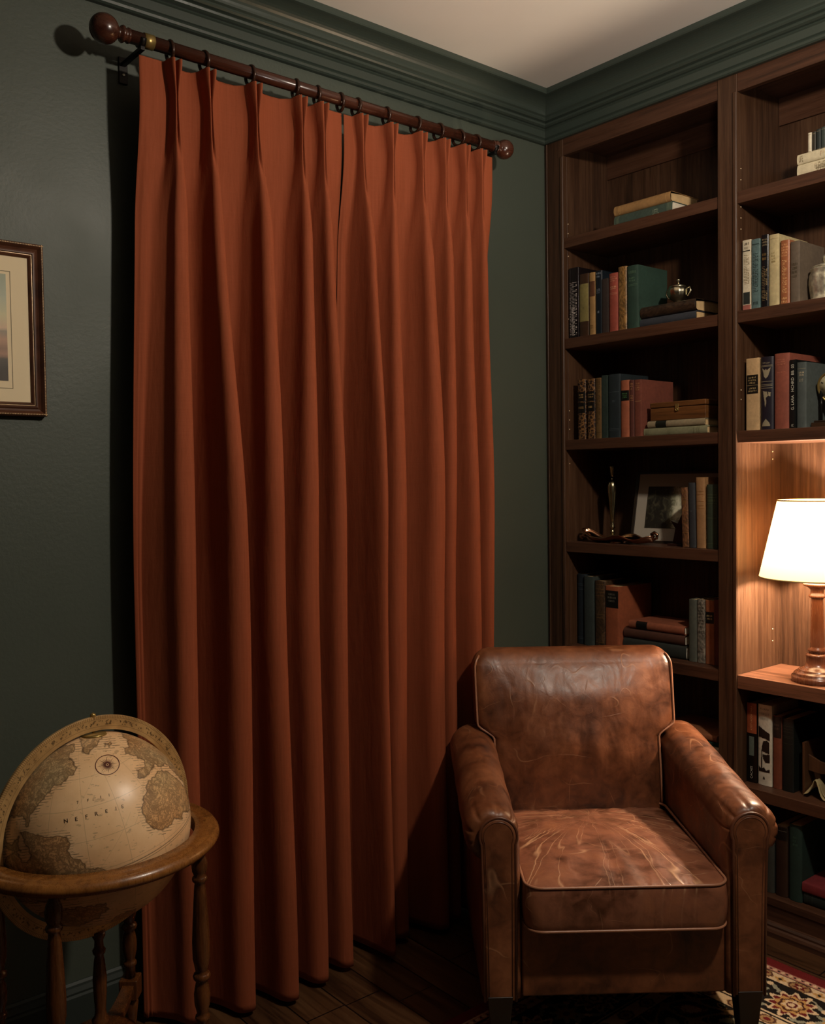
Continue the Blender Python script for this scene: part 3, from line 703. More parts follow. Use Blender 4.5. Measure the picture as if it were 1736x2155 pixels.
pf = empty('tabletop_picture_frame', (.15, -.455, 1.204), 'white-matted landscape engraving in a dark frame leaning on the fourth shelf', 'picture frame')
pf.rotation_euler = (0, radians(11), radians(2))
fw, fh = .165, .262
part('frame', MB().box(0, .012, -fw-.012, fw+.012, 0, .010).box(0, .012, -fw-.012, fw+.012, fh-.005, fh+.004).box(0, .012, fw, fw+.012, 0, fh).box(0, .012, -fw-.012, -fw, 0, fh).box(.008, .014, -fw, fw, 0, fh), m_plain('dark_frame_wood', '2a2119', .4), .001, parent=pf)
part('mat', MB().box(.004, .008, -fw, fw, .008, fh-.004), m_plain('pale_mat_board', 'a89f90', .8), 0, 'pale mat board', parent=pf)
def landscape():
    N = NT('engraved_landscape', .6); co = N.coord(); sx = N.n('ShaderNodeSeparateXYZ', {0: co})
    n1 = N.noise(co, 34, 9, .72, .8); z = N.math('DIVIDE', sx.outputs[2], .262)
    left = N.math('MULTIPLY', N.ramp(N.math('ADD', sx.outputs[1], N.math('MULTIPLY', n1, .05)), [(.02, 0.), (.06, 1.)]), .35)
    v = N.math('SUBTRACT', N.math('ADD', n1, N.math('MULTIPLY', N.math('ABSOLUTE', N.math('SUBTRACT', z, .5)), -.3)), left)
    N.base(N.ramp(v, [(.10, '1e1a12'), (.26, '4c4836'), (.38, '9a987c'), (.5, 'd8d4b8')]))
    return N.m
part('engraving', MB().box(.002, .0045, -fw+.055, fw-.045, .056, fh-.052), landscape(), 0, parent=pf)
MB().box(.012, .09, -.01, .01, 0, .004).build('easel_strut', m_plain('dark_felt', '15110e', .9), pf)

be = empty('bookend', (.10, -.530, 1.204), 'dark faceted bookend beside the leaning brown book', 'bookend')
M_be = m_plain('dark_polished_wood', '2a1712', .3, var=.3, nscale=20)
part('foot', MB().box(-.035, .04, -.028, .030, 0, .008), M_be, .001, parent=be)
part('wedge', MB().prism([(.026, .008), (-.024, .008), (-.026, .085), (-.012, .110), (.004, .078), (.034, .088), (.014, .060), (.020, .030)], -.012, .016, 'x'), M_be, .002, parent=be)

M_ag = m_plain('embossed_silver', 'e0d8c0', .38, .85, var=.4, nscale=60, bump=.8, bscale=130)
ur = empty('silver_jar', (.085, -1.064, 1.969), 'ornate embossed silver lidded jar cut by the right edge of the frame', 'jar')
emb = lambda a, z: 1+.045*abs(sin(a*4))
lathe_part('jar_body', [(.001, 0), (.052, 0), (.053, .006), (.047, .012), (.050, .030), (.053, .055), (.052, .080), (.047, .092), (.050, .097), (.048, .101), (.001, .101)], M_ag, ur, 64, emb)
lathe_part('lid', [(.001, .100), (.046, .102), (.045, .107), (.028, .113), (.014, .116), (.001, .117)], M_ag, ur, 48)
lathe_part('lid_knob', [(.001, .114), (.012, .116), (.017, .124), (.018, .134), (.013, .142), (.001, .144)], M_ag, ur, 32, lambda a, z: 1+.08*sin(a*10))

ck = empty('desk_clock', (.095, -1.083, 1.589), 'round cream-faced desk clock with a brass rim on a dark wooden stand', 'clock')
ck.rotation_euler = (0, 0, 0)
M_dk = m_wood('dark_clock_wood', '1c120b', '3c2818', axis='y', rough=.35)
part('stand_base', MB().box(-.045, .045, -.085, .055, 0, .016).box(-.038, .038, -.078, .050, .016, .022), M_dk, .002, parent=ck)
for y in (-.070, .045):
    lathe_part('post', [(.004, .02), (.004, .070), (.006, .074), (.004, .078), (.005, .095), (.0075, .100), (.0075, .128), (.004, .134), (.001, .135)], M_iron, ck, 16, c=(0, y, 0))
hd = bpy.data.objects.new('clock_head', None)
t_ = radians(-22)
def tilt(p): x, y, z = p; return (x*cos(t_)-z*sin(t_)*-1*-1, y, x*sin(t_)+z*cos(t_)) if False else (x*cos(t_)+z*sin(t_), y, -x*sin(t_)+z*cos(t_)+.122)
def tl(mb): mb.v = [tilt(p) for p in mb.v]; return mb
tl(MB().lathe([(.001, .045), (.030, .044), (.050, .022), (.053, .0), (.052, -.008), (.001, -.008)], (0, 0, 0), 48, 'x')).build('clock_drum', M_iron, ck)
tl(MB().torus((-.009, 0, 0), .050, .0035, 'x', 64, 10)).build('brass_rim', M_brass, ck)
fo = tl(MB().lathe([(.001, -.0095), (.047, -.0095), (.047, -.008)], (0, 0, 0), 48, 'x')).build('clock_face', m_plain('cream_dial', 'cfc6a2', .35), ck)
tk = MB()
for k in range(12):
    a = k*pi/6
    q = [(-.0105, (r*cos(a+w)), (r*sin(a+w))) for r, w in ((.036, -.05), (.043, -.05), (.043, .05), (.036, .05))]
    tk.add(q, [(0, 1, 2, 3)])
for a, L in ((2.3, .024), (.7, .033)):
    tk.add([(-.011, .0012*sin(a), -.0012*cos(a)), (-.011, L*cos(a), L*sin(a)), (-.011, -.0012*sin(a), .0012*cos(a))], [(0, 1, 2)])
tl(tk).build('hour_marks', m_plain('dial_ink', '3a382c', .5), ck)

lr = empty('letter_rack', (.06, -1.075, .449), 'low open wooden rack holding curled cream papers, under the lamp shelf', 'letter rack')
M_rk = m_wood('rack_wood', '2c1a0f', '5a3a22', axis='z', rough=.5)
part('side_board', MB().box(0, .14, .070, .078, 0, .165), M_rk, .001, parent=lr)
part('side_board', MB().box(0, .14, -.090, -.082, 0, .165), M_rk, .001, parent=lr)
part('back_board', MB().box(.13, .14, -.082, .070, 0, .175), M_rk, .001, parent=lr)
part('divider', MB().prism([(.069, .075), (.069, .125), (.03, .11), (-.02, .105), (-.081, .118), (-.081, .07), (-.02, .08), (.03, .072)], .02, .028, 'x'), M_rk, .001, parent=lr)
pp_ = empty('curled_papers', (.055, -1.075, .449), 'curled cream papers spilling from the wooden rack', 'papers')
pa = MB(); P = []
for i in range(30):
    u = i/29; rowp = []
    for j in range(14):
        v = j/13
        rowp.append((-.012+.10*v, .066-.135*u, .004+.012*(1+sin(u*9+v*2))*(.4+v)+.05*math.exp(-((u-.28)/.10)**2)*sm(1-v)*1.0))
    P.append(rowp)
pa.grid(P); pa.build('sheet', m_plain('cream_paper', 'a8976c', .75), pp_, solid=.0015)
P2 = [[(x+.01, y, z+.006) for x, y, z in r] for r in P[10:]]
pb = MB(); pb.grid(P2); pb.build('sheet', m_plain('cream_paper', '8a7a58', .75), pp_, solid=.0015)

# ------------------------------------------------------------------ table lamp
lp = empty('table_lamp', (.088, -1.030, .806), 'lit table lamp with a cream cone shade and turned wood base in the bookcase niche', 'lamp')
M_lw = m_wood('cherry_lamp_wood', '5c3422', '70442f', axis='z', scale=.5, rough=.25, bump=.03, spec=.6)
lathe_part('lamp_base', [(.001, 0), (.0745, 0), (.0755, .010), (.0745, .018), (.068, .020), (.0685, .026), (.064, .030), (.056, .031), (.0555, .036), (.050, .040), (.046, .042), (.037, .048), (.032, .060), (.0315, .074), (.034, .080), (.033, .085), (.026, .088)], M_lw, lp, 56)
lathe_part('lamp_column', [(.024, .086), (.023, .091), (.0275, .096), (.0275, .100), (.021, .106), (.0208, .110), (.020, .16), (.0172, .255), (.018, .259), (.0245, .262), (.025, .268), (.020, .272), (.0195, .284), (.026, .292), (.040, .298), (.0415, .303), (.039, .306), (.001, .307)], M_lw, lp, 48)
lathe_part('socket', [(.001, .306), (.010, .306), (.010, .34), (.013, .345), (.013, .375), (.001, .376)], M_brass, lp, 20)
def m_shade():
    m = bpy.data.materials.new('lamp_shade_fabric'); m.use_nodes = True; t = m.node_tree; t.nodes.clear()
    o = t.nodes.new('ShaderNodeOutputMaterial'); mx = t.nodes.new('ShaderNodeMixShader'); a = t.nodes.new('ShaderNodeBsdfTranslucent'); d = t.nodes.new('ShaderNodeBsdfDiffuse')
    a.inputs[0].default_value = (.27, .172, .082, 1); d.inputs[0].default_value = (.80, .68, .48, 1)
    mx.inputs[0].default_value = .40
    t.links.new(a.outputs[0], mx.inputs[1]); t.links.new(d.outputs[0], mx.inputs[2]); t.links.new(mx.outputs[0], o.inputs[0])
    return m
shp = MB(); P = []
for k in range(13):
    q = k/12; r = lerp(.170, .116, q); z = lerp(.324, .562, q)
    P.append([(r*cos(2*pi*i/72), r*sin(2*pi*i/72), z) for i in range(72)])
shp.grid(P, closed_v=True); shp.build('lamp_shade', m_shade(), lp)
M_trimL = m_plain('shade_binding', 'c8ad74', .7)
MB().torus((0, 0, .324), .170, .0016, 'z', 72, 6, 1.6).build('shade_trim', M_trimL, lp)
MB().torus((0, 0, .562), .116, .0016, 'z', 72, 6, 1.6).build('shade_trim', M_trimL, lp)
hp = MB()
for a in (0, 2*pi/3, 4*pi/3): hp.tube([(0, 0, .545), (.115*cos(a), .115*sin(a), .558)], .001, 6)
hp.lathe([(.001, .54), (.006, .54), (.006, .552), (.001, .552)], (0, 0, 0), 12); hp.build('shade_spider', M_brass, lp)
MB().tube([(0, -.012, .35), (0, -.05, .40), (0, -.055, .47), (0, -.02, .54), (0, 0, .545)], .0013, 6).build('harp', M_brass, lp)
MB().tube([(0, .012, .35), (0, .05, .40), (0, .055, .47), (0, .02, .54), (0, 0, .545)], .0013, 6).build('harp', M_brass, lp)
ll = bpy.data.lights.new('lamp_bulb_light', 'POINT'); ll.energy = LAMP_W; ll.color = LAMP_COL; ll.shadow_soft_size = .03
lb = bpy.data.objects.new('lamp_bulb_light', ll); COL.objects.link(lb); lb.parent = lp; lb.location = (0, 0, .435)

# ------------------------------------------------------------------ curtain rod, rings, brackets
RZ = 2.594; RY = -.120; RR = .0172
rod = empty('curtain_rod', (-1.05, RY, RZ), 'dark mahogany curtain pole with ball finials under the green crown moulding', 'curtain rod')
MB().lathe([(.001, -.652), (RR, -.652), (RR, .652), (.001, .652)], (0, 0, 0), 36, 'x').build('pole', M_rod, rod)
def finial(s, R):
    P = [(.001, 0), (.019, 0), (.0195, .004), (.017, .007), (.0165, .012), (.021, .015), (.022, .018), (.020, .022), (.0155, .025), (.014, .030), (.0175, .032)]
    c = .030+R*.93
    for k in range(17):
        a = radians(150-150*k/16) if True else 0
        P.append((max(.0008, R*sin(a)), c-R*cos(radians(30+150*k/16))*1.0 if False else c-R*cos(pi-a)*-1*-1))
    P = P[:11]
    for k in range(19):
        a = radians(28+152*k/18); P.append((max(.0008, R*sin(a)), c-R*cos(a)))
    P = [(r, s*(.650+z)) for r, z in P]
    MB().lathe(P, (0, 0, 0), 48, 'x').build('finial', M_rod, rod)
finial(-1, .037); finial(1, .033)
MB().lathe([(RR, -.612), (RR+.002, -.6115), (RR+.002, -.585), (RR, -.5845)], (0, 0, 0), 36, 'x').build('clamp_band', M_brass, rod)['label'] = 'shiny metal band by the left finial'
def bracket(x, lab):
    b = empty('rod_bracket', (x, 0, RZ), lab, 'bracket', 'curtain rod brackets')
    part('wall_plate', MB().box(-.012, .012, -.006, 0, -.075, -.005), M_iron, .001, parent=b)
    part('arm', MB().box(-.006, .006, RY+.012, -.005, -.030, -.020).box(-.006, .006, RY-.012, RY+.016, -.030, -.020), M_iron, .001, parent=b)
    MB().grid([[(x_, RY+(RR+.003)*sin(a)*1.0, -(RR+.003)*cos(a)) for a in [radians(-85+170*k/16) for k in range(17)]] for x_ in (-.007, .007)]).build('cradle', M_iron, b, solid=.003)
    MB().lathe([(.001, -.0075), (.0045, -.0075), (.0045, -.0055)], (0, 0, -.052), 14, 'y').build('screw', m_plain('steel_screw', 'a8a49a', .3, .9), b)
bracket(-1.668, 'black iron bracket under the left finial with a visible screw')
bracket(-.392, 'black iron bracket behind the right finial')
PL = [-1.588, -1.489, -1.347, -1.198, -1.123, -1.039]
PR = [-.979, -.863, -.743, -.645, -.556, -.480]
names = ['first from the left finial', 'second from the left finial', 'third from the left finial', 'fourth from the left finial', 'fifth, last over a pleat of the left curtain', 'sixth, just left of the gap between the curtains',
         'seventh, just right of the gap between the curtains', 'eighth, over the second pleat of the right curtain', 'ninth, over the middle pleats of the right curtain', 'fourth from the right finial', 'second from the right finial but one, third from the end', 'closest to the right finial']
names[10] = 'second from the right finial'; names[9] = 'third from the right finial'; names[8] = 'fourth from the right finial'
for k, x in enumerate(PL+PR):
    rg = empty('curtain_ring', (x, RY, RZ-.0075), 'dark curtain ring, '+names[k], 'curtain ring', 'dark rings along the curtain rod')
    yw = random.uniform(-.2, .2)
    m = MB().torus((0, 0, 0), .0243, .0050, 'x', 44, 10)
    o = m.build('ring', M_ring, rg); o.rotation_euler = (0, random.uniform(-.1, .1), yw)
    MB().torus((0, 0, -.032), .0040, .0012, 'y', 18, 6).build('eyelet', M_ring, rg)
    MB().tube([(0, 0, -.034), (0, -.003, -.041), (0, .002, -.047), (0, .006, -.042)], .0011, 6).build('hook', M_ring, rg)

# ------------------------------------------------------------------ curtains
ZT = 2.553
def panel(pl, x0, x1, label, hem, seed):
    rs = random.Random(seed); ph = [rs.uniform(0, 6.28) for _ in range(8)]
    rows = []; NZ = 170
    for iz in range(NZ+1):
        q = iz/NZ; z = lerp(ZT, hem, q**1.35); d = ZT-z
        g1 = sm(d/.10); g2 = sm((d-.095)/.33); g3 = sm((d-.12)/1.3)
        xa = lerp(x0[0], x0[1], sm(d/1.4)); xb = lerp(x1[0], x1[1], sm(d/1.4))
        cs_ = [lerp(a, b, sm(d/1.5))+.004*sin(d*2.1+ph[i % 8])*g2 for i, (a, b, A, wd) in enumerate(pl)]
        yv = lerp(-.122, -.100, g2)
        row_ = []
        n = len(pl)
        edge = [xa]+cs_+[xb]
        W_ = []
        for i in range(n):
            gl = cs_[i]-edge[i]; gr = edge[i+2]-cs_[i]
            wtop = .0195; wp = .0065
            w0 = lerp(wtop, wp, g1)
            wl = lerp(w0, (min(gl*.34, .027)*pl[i][3]*(1+.25*g3) if i or seed != 3 else lerp(gl*.36, gl*.80, g3)), g2); wr = lerp(w0, min(gr*.32, .026)*pl[i][3]*(1+.2*g3), g2)
            g4 = sm((d-.45)/1.1)
            if i or seed != 3: wl = lerp(wl, gl*.60, g4); wr = lerp(wr, gr*.30, g4)
            W_.append((wl, wr))
        def flatseg(a, b, k, first, last, sag):
            out = []
            for j in range(k):
                t = j/k
                if j == 0 and not first: continue
                x = lerp(a, b, t); yy = yv+sag*sin(pi*t)
                out.append((x, yy, z))
            return out
        # first flat with forward swell
        sw0 = lerp(.0, .004, g2)
        row_ += [(lerp(xa, cs_[0]-W_[0][0], j/9), yv+sw0*sin(pi*min(1, (j/9)*1.0))**1.0 + (.012*g2 if j < 2 else 0)-.006*sin(5*j+d*2)*g2*.3, z) for j in range(10)]
        for i in range(n):
            wl, wr = W_[i]; A = lerp(lerp(.040, .034, g1), pl[i][2], g2*.45+sm((d-.25)/1.0)*.55); A *= (1.18+.22*g3)*(1+.06*sin(d*3+ph[(i+3) % 8])*g2)
            vdep = .85*(1-sm((d-.10)/.20)); 
            for j in range(1, 27):
                u = j/27*2-1
                Y1 = (1-abs(u)**5)*(1-vdep*math.exp(-(u/.26)**2))
                Y2 = (1+cos(pi*u))/2
                Yv = lerp(Y1, Y2**.46, g2)
                X = u+lerp(.0, ((.18-.07*sm((d-.45)/1.1)) if u < 0 else .19), g2)*sin(2*pi*u)
                w = wl if X < 0 else wr
                lean = .010*g2*Yv
                row_.append((cs_[i]+w*X+lean, yv-A*Yv, z))
            if i < n-1:
                a = cs_[i]+wr; b = cs_[i+1]-W_[i+1][0]
                for j in range(0, 7):
                    t = j/6; bow = lerp(.016, .010, g2)*sin(pi*t)
                    row_.append((lerp(a, b, t), yv+bow, z+(-.006*sin(pi*t)*(1-g1) if iz == 0 else 0)))
        a = cs_[-1]+W_[-1][1]
        row_ += [(lerp(a, xb, j/7), yv-.004*sin(pi*j/7)*g2, z) for j in range(8)]
        rows.append(row_)
    m = MB(); m.grid(rows)
    e = empty('curtain', ((x0[0]+x1[0])/2, -.12, hem), label, 'curtain', None)
    ox = e.location
    m.v = [(a-ox[0], b-ox[1], c-ox[2]) for a, b, c in m.v]
    m.build('curtain_cloth', M_fab, e, solid=.0022)
    return e
# pleat: x at heading, x lower, depth, width factor
panel([(-1.588, -1.612, .080, 1.1), (-1.489, -1.485, .115, .95), (-1.347, -1.368, .125, 1.15), (-1.198, -1.250, .110, 1.0), (-1.123, -1.143, .10, .85)],
      (-1.675, -1.708), (-1.0375, -1.080), 'left rust-orange pinch-pleated linen curtain reaching from the wall corner side of the pole', .018, 3)['label'] = 'left-hand rust-orange pinch-pleated curtain behind the globe'
panel([(-.979, -1.018, .125, 1.1), (-.863, -.915, .085, .9), (-.743, -.775, .11, 1.2), (-.645, -.700, .09, .85), (-.556, -.615, .10, 1.), (-.480, -.538, .09, .8)],
      (-1.0285, -1.062), (-.402, -.472), 'x', .022, 5)['label'] = 'right-hand rust-orange pinch-pleated curtain behind the armchair'

# ------------------------------------------------------------------ picture on the wall
wp = empty('wall_picture', (-2.085, 0, 1.837), 'brown and gilt framed print with a wide cream mat hanging at the left frame edge', 'picture')
hw, hh = .187, .216
def m_gilt():
    N = NT('beaded_gilt_wood', .4, 0, .5); co = N.coord(); v = N.noise(co, 14, 3)
    N.base(N.ramp(v, [(.3, '3a2015'), (.7, '5f3a26')])); return N.m
fp = [(0, 0), (0, -.020), (.003, -.024), (.006, -.0245), (.009, -.021), (.013, -.016), (.018, -.0135), (.022, -.017), (.025, -.0175), (.027, -.013), (.029, -.012), (.031, -.0135), (.033, -.011), (.035, -.009), (.035, 0)]
def frame_mesh(hw, hh, prof):
    P = []
    for sx_, sz in ((-1, -1), (1, -1), (1, 1), (-1, 1)):
        P.append([(sx_*(hw-a), b, sz*(hh-a)) for a, b in prof])
    m = MB(); m.grid(P, closed_u=True, smooth=False); return m
frame_mesh(hw, hh, fp).build('frame', m_gilt(), wp)
bd = MB(); M_gold = m_plain('worn_gilding', 'd8b88c', .35, .25, var=.3, nscale=80)
L_ = []
for k in range(110): L_.append((hw-.0045, lerp(-hh, hh, (k+.5)/110)))
for k in range(96): L_.append((lerp(-hw, hw, (k+.5)/96), hh-.0045)); L_.append((lerp(-hw, hw, (k+.5)/96), -hh+.0045))
for x, z in L_:
    P = [[(x+.0017*sin(a)*cos(b), -.0245-.0017*sin(a)*sin(b), z+.0017*cos(a)) for b in [2*pi*j/6 for j in range(6)]] for a in [pi*i/4 for i in range(5)]]
    bd.grid(P, closed_v=True)
bd.build('beaded_edge', M_gold, wp)['label'] = 'gilt beaded outer edge'
frame_mesh(hw-.0265, hh-.0265, [(0, -.0125), (.0004, -.0138), (.0012, -.0138), (.0016, -.0125)]).build('inner_fillet', M_gold, wp)
MB().box(-hw+.034, hw-.034, -.007, -.004, -hh+.034, hh-.034).build('mat', m_plain('cream_mat_board', 'e4d2ae', .85), wp)['label'] = 'wide cream mat'
ln = MB(); rx, z0, z1 = hw-.0775, -.148+.0, .143
def ring(x0, x1, z0, z1, w):
    ln.box(x0, x1, -.0077, -.0068, z0, z0+w).box(x0, x1, -.0077, -.0068, z1-w, z1).box(x0, x0+w, -.0077, -.0068, z0, z1).box(x1-w, x1, -.0077, -.0068, z0, z1)
ring(-rx, rx, z0, z1, .0011); ln.build('ruled_line', m_plain('grey_rule', '6e6654', .8), wp)
def m_print():
    N = NT('print_seascape', .6); co = N.coord(); sx = N.n('ShaderNodeSeparateXYZ', {0: co}); z = N.math('DIVIDE', N.math('ADD', sx.outputs[2], .125), .255)
    z = N.math('ADD', z, N.math('MULTIPLY', N.math('SUBTRACT', N.noise(N.coord((1, 1, 2)), 22, 5, .6), .5), .05))
    sky = N.ramp(z, [(.0, '4a423c'), (.10, '4c4640'), (.20, '5e5850'), (.24, 'a88470'), (.30, '947a68'), (.38, 'b8947c'), (.46, '9a9080'), (.50, 'd0b498'), (.62, 'cac49e'), (.80, 'b0b6a2'), (1., '9ea692')])
    N.base(sky); return N.m
MB().box(-rx+.011, rx-.011, -.0080, -.0068, z0+.019, z1-.008).build('print', m_print(), wp)

# ------------------------------------------------------------------ rug
def rug():
    x1, x0, y0, y1 = -.157, -1.75, -2.75, -.62
    st = .0035
    X = np.arange(x0, x1+1e-6, st); Y = np.arange(y0, y1+1e-6, st)
    gx, gy = np.meshgrid(X, Y, indexing='ij')
    u = x1-gx; u = np.minimum(u, y1-gy); u = np.minimum(u, np.minimum(gx-x0, gy-y0)); 
    ver = (x1-gx) <= np.minimum(y1-gy, gx-x0)  # along-right border
    v = np.where(ver | ((gx-x0) <= np.minimum(y1-gy, x1-gx)), gy, gx)
    def c(h): return np.array(lin(h)[:3])
    colr = np.zeros(gx.shape+(3,))
    dark, cream, tan, red, pink, grey, gold = c('17120f'), c('b8a080'), c('8a6c48'), c('5c1a1a'), c('9a6a5c'), c('7c7a68'), c('a07a48')
    def rep(cu, cv, per, off=0.): return (u-cu), ((v+off+per/2) % per)-per/2
    colr[:] = dark
    def setm(m, col): colr[m] = col
    setm(u < .040, red)
    b = (u >= .040) & (u < .063); setm(b, pink)
    a_, b_ = rep(.051, 0, .024); setm(b & ((np.abs(a_)*1.1+np.abs(b_)) < .008), cream); setm(b & (np.abs(a_) > .009), cream)
    a_, b_ = rep(.051, 0, .024, .012); setm(b & (a_**2+b_**2 < .004**2), dark)
    setm((u >= .061) & (u < .066), dark)
    b = (u >= .066) & (u < .108); setm(b, cream)
    a_, b_ = rep(.087, 0, .115); th = np.arctan2(b_, a_); r = np.hypot(a_*1.5, b_)
    setm(b & (r < .034+.004*np.cos(8*th)), tan); setm(b & (np.abs(r-.030) < .003), c('4a2c20')); setm(b & (r < .018+.006*np.cos(6*th)), red*.8); setm(b & (r < .007), cream)
    a_, b_ = rep(.087, 0, .115, .0575); r = np.hypot(a_*1.2, b_); th = np.arctan2(b_, a_)
    setm(b & (r < .014+.005*np.cos(4*th)), gold); setm(b & (r < .006), dark)
    setm((u >= .106) & (u < .112), dark)
    F = (u >= .112) & (u < .262)
    # flowers with petals in the dark band
    a_, b_ = rep(.187, 0, .23, .03); th = np.arctan2(b_, a_); r = np.hypot(a_, b_)
    setm(F & (r < .060+.010*np.cos(11*th)), cream); setm(F & (r < .050+.008*np.cos(11*th+.4)), red*.9); setm(F & (r < .042+.004*np.cos(9*th)), gold)
    setm(F & (np.abs(r-.030-.003*np.cos(7*th)) < .0035), c('3a1a14')); setm(F & (r < .022+.004*np.cos(6*th)), cream); setm(F & (np.abs(r-.012) < .003), red*.7)
    a_, b_ = rep(.187, 0, .23, .03+.115); r = np.hypot(a_, b_); th = np.arctan2(b_, a_)
    setm(F & (r < .036+.010*np.cos(8*th)), grey); setm(F & (r < .024+.006*np.cos(8*th)), gold); setm(F & (r < .010), red)
    for sgn, cu in ((1, .140), (-1, .236)):
        w_ = cu-.187+.014*np.sin(v/.23*4*np.pi+sgn)
        d = u-.187-w_
        leaf = np.abs(d) < .004+.005*np.abs(np.sin(v/.23*12*np.pi))
        setm(F & leaf & (np.hypot(*rep(.187, 0, .23, .03)) > .066), grey)
        bud = (np.hypot(d, ((v+.02) % .0575)-.029) < .009)
        setm(F & bud & (np.hypot(*rep(.187, 0, .23, .03)) > .066), cream)
    setm((u >= .262) & (u < .268), cream); setm((u >= .268) & (u < .274), dark)
    b = (u >= .274) & (u < .318); setm(b, cream)
    a_, b_ = rep(.296, 0, .09); r = np.hypot(a_*1.3, b_); th = np.arctan2(b_, a_)
    setm(b & (r < .026+.003*np.cos(8*th)), tan); setm(b & (np.abs(r-.022) < .003), c('4a2c20')); setm(b & (r < .010), red)
    setm((u >= .318) & (u < .324), dark)
    I = u >= .324; setm(I, dark)
    nx = np.sin(gx*34+2*np.sin(gy*11))*np.sin(gy*34+2*np.sin(gx*13)); nx2 = np.sin(gx*70+gy*20)*np.sin(gy*66-gx*18)
    setm(I & (np.abs(nx) < .12), tan*.8); setm(I & (nx > .55), red*.8); setm(I & (nx > .75), cream); setm(I & (nx < -.72), grey); setm(I & (np.abs(nx2-.5) < .06), gold*.7)
    rng = np.random.default_rng(2); colr *= (1+.16*(rng.random(gx.shape)-.5))[..., None]
    n, m = gx.shape
    co = np.stack([gx-x0, gy-y0, np.full(gx.shape, .009)+.0012*rng.random(gx.shape)], -1).reshape(-1, 3)
    idx = np.arange(n*m).reshape(n, m)
    fs = np.stack([idx[:-1, :-1], idx[1:, :-1], idx[1:, 1:], idx[:-1, 1:]], -1).reshape(-1, 4)
    # skirt down to the floor
    me = bpy.data.meshes.new('rug'); 
    edge = np.concatenate([idx[:, 0], idx[-1, 1:], idx[::-1, -1][1:], idx[0, ::-1][1:-1]])
    low = co[edge].copy(); low[:, 2] = .0; base = len(co); E_ = len(edge)
    allv = np.concatenate([co, low]); k = np.arange(E_); k2 = (k+1) % E_
    sk = np.stack([edge[k], base+k, base+k2, edge[k2]], -1)
    allf = np.concatenate([fs, sk])
    me.vertices.add(len(allv)); me.vertices.foreach_set('co', allv.ravel().astype(np.float32))
    me.loops.add(allf.size); me.loops.foreach_set('vertex_index', allf.ravel().astype(np.int32))
    me.polygons.add(len(allf)); me.polygons.foreach_set('loop_start', (np.arange(len(allf))*4).astype(np.int32))
    me.update(calc_edges=True); me.validate()
    at = me.color_attributes.new('weave', 'FLOAT_COLOR', 'POINT')
    cc = np.ones((len(allv), 4)); cc[:len(co), :3] = colr.reshape(-1, 3); cc[len(co):, :3] = red
    at.data.foreach_set('color', cc.ravel().astype(np.float32))
    o = bpy.data.objects.new('rug', me); COL.objects.link(o); o.location = (x0, y0, .0005)
    N = NT('rug_wool', .95, 0, .1); A = N.n('ShaderNodeAttribute', attribute_name='weave')
    N.base(A.outputs['Color']); N.put(N.b, 'Normal', N.bump(N.noise(N.coord(), 420, 2), .6, .002)); me.materials.append(N.m)
    tag(o, 'patterned oriental rug with a red edge and floral border under the armchair', 'rug')
rug()

# ------------------------------------------------------------------ armchair
fh_ = Vector((sin(YAW), cos(YAW), 0)); rh_ = Vector((cos(YAW), -sin(YAW), 0))
cpos = CAM+2.65*fh_+.513*rh_; cpos.z = .0115
ch = empty('armchair', cpos, 'worn brown leather club armchair with rolled arms in front of the bookcase', 'armchair', rz=-YAW+radians(1.0))
DZ = -.0115
def L3(a, D, z): return (a-.513, D-2.65, z+DZ)
def rrect(hx, y0, y1, r, n=8):
    pts = []
    for cx, cy, a0 in ((hx-r, y1-r, 0), (-hx+r, y1-r, 90), (-hx+r, y0+r, 180), (hx-r, y0+r, 270)):
        for k in range(n+1):
            a = radians(a0+90*k/n); pts.append((cx+r*cos(a), cy+r*sin(a)))
    # densify straight runs
    out = []
    for i in range(len(pts)):
        a = pts[i]; b = pts[(i+1) % len(pts)]; out.append(a)
        k = 22 if (i+1) % (n+1) == 0 else 0      # straight runs get a fixed number of points
        for j in range(1, k+1): out.append((lerp(a[0], b[0], j/(k+1)), lerp(a[1], b[1], j/(k+1))))
    return out
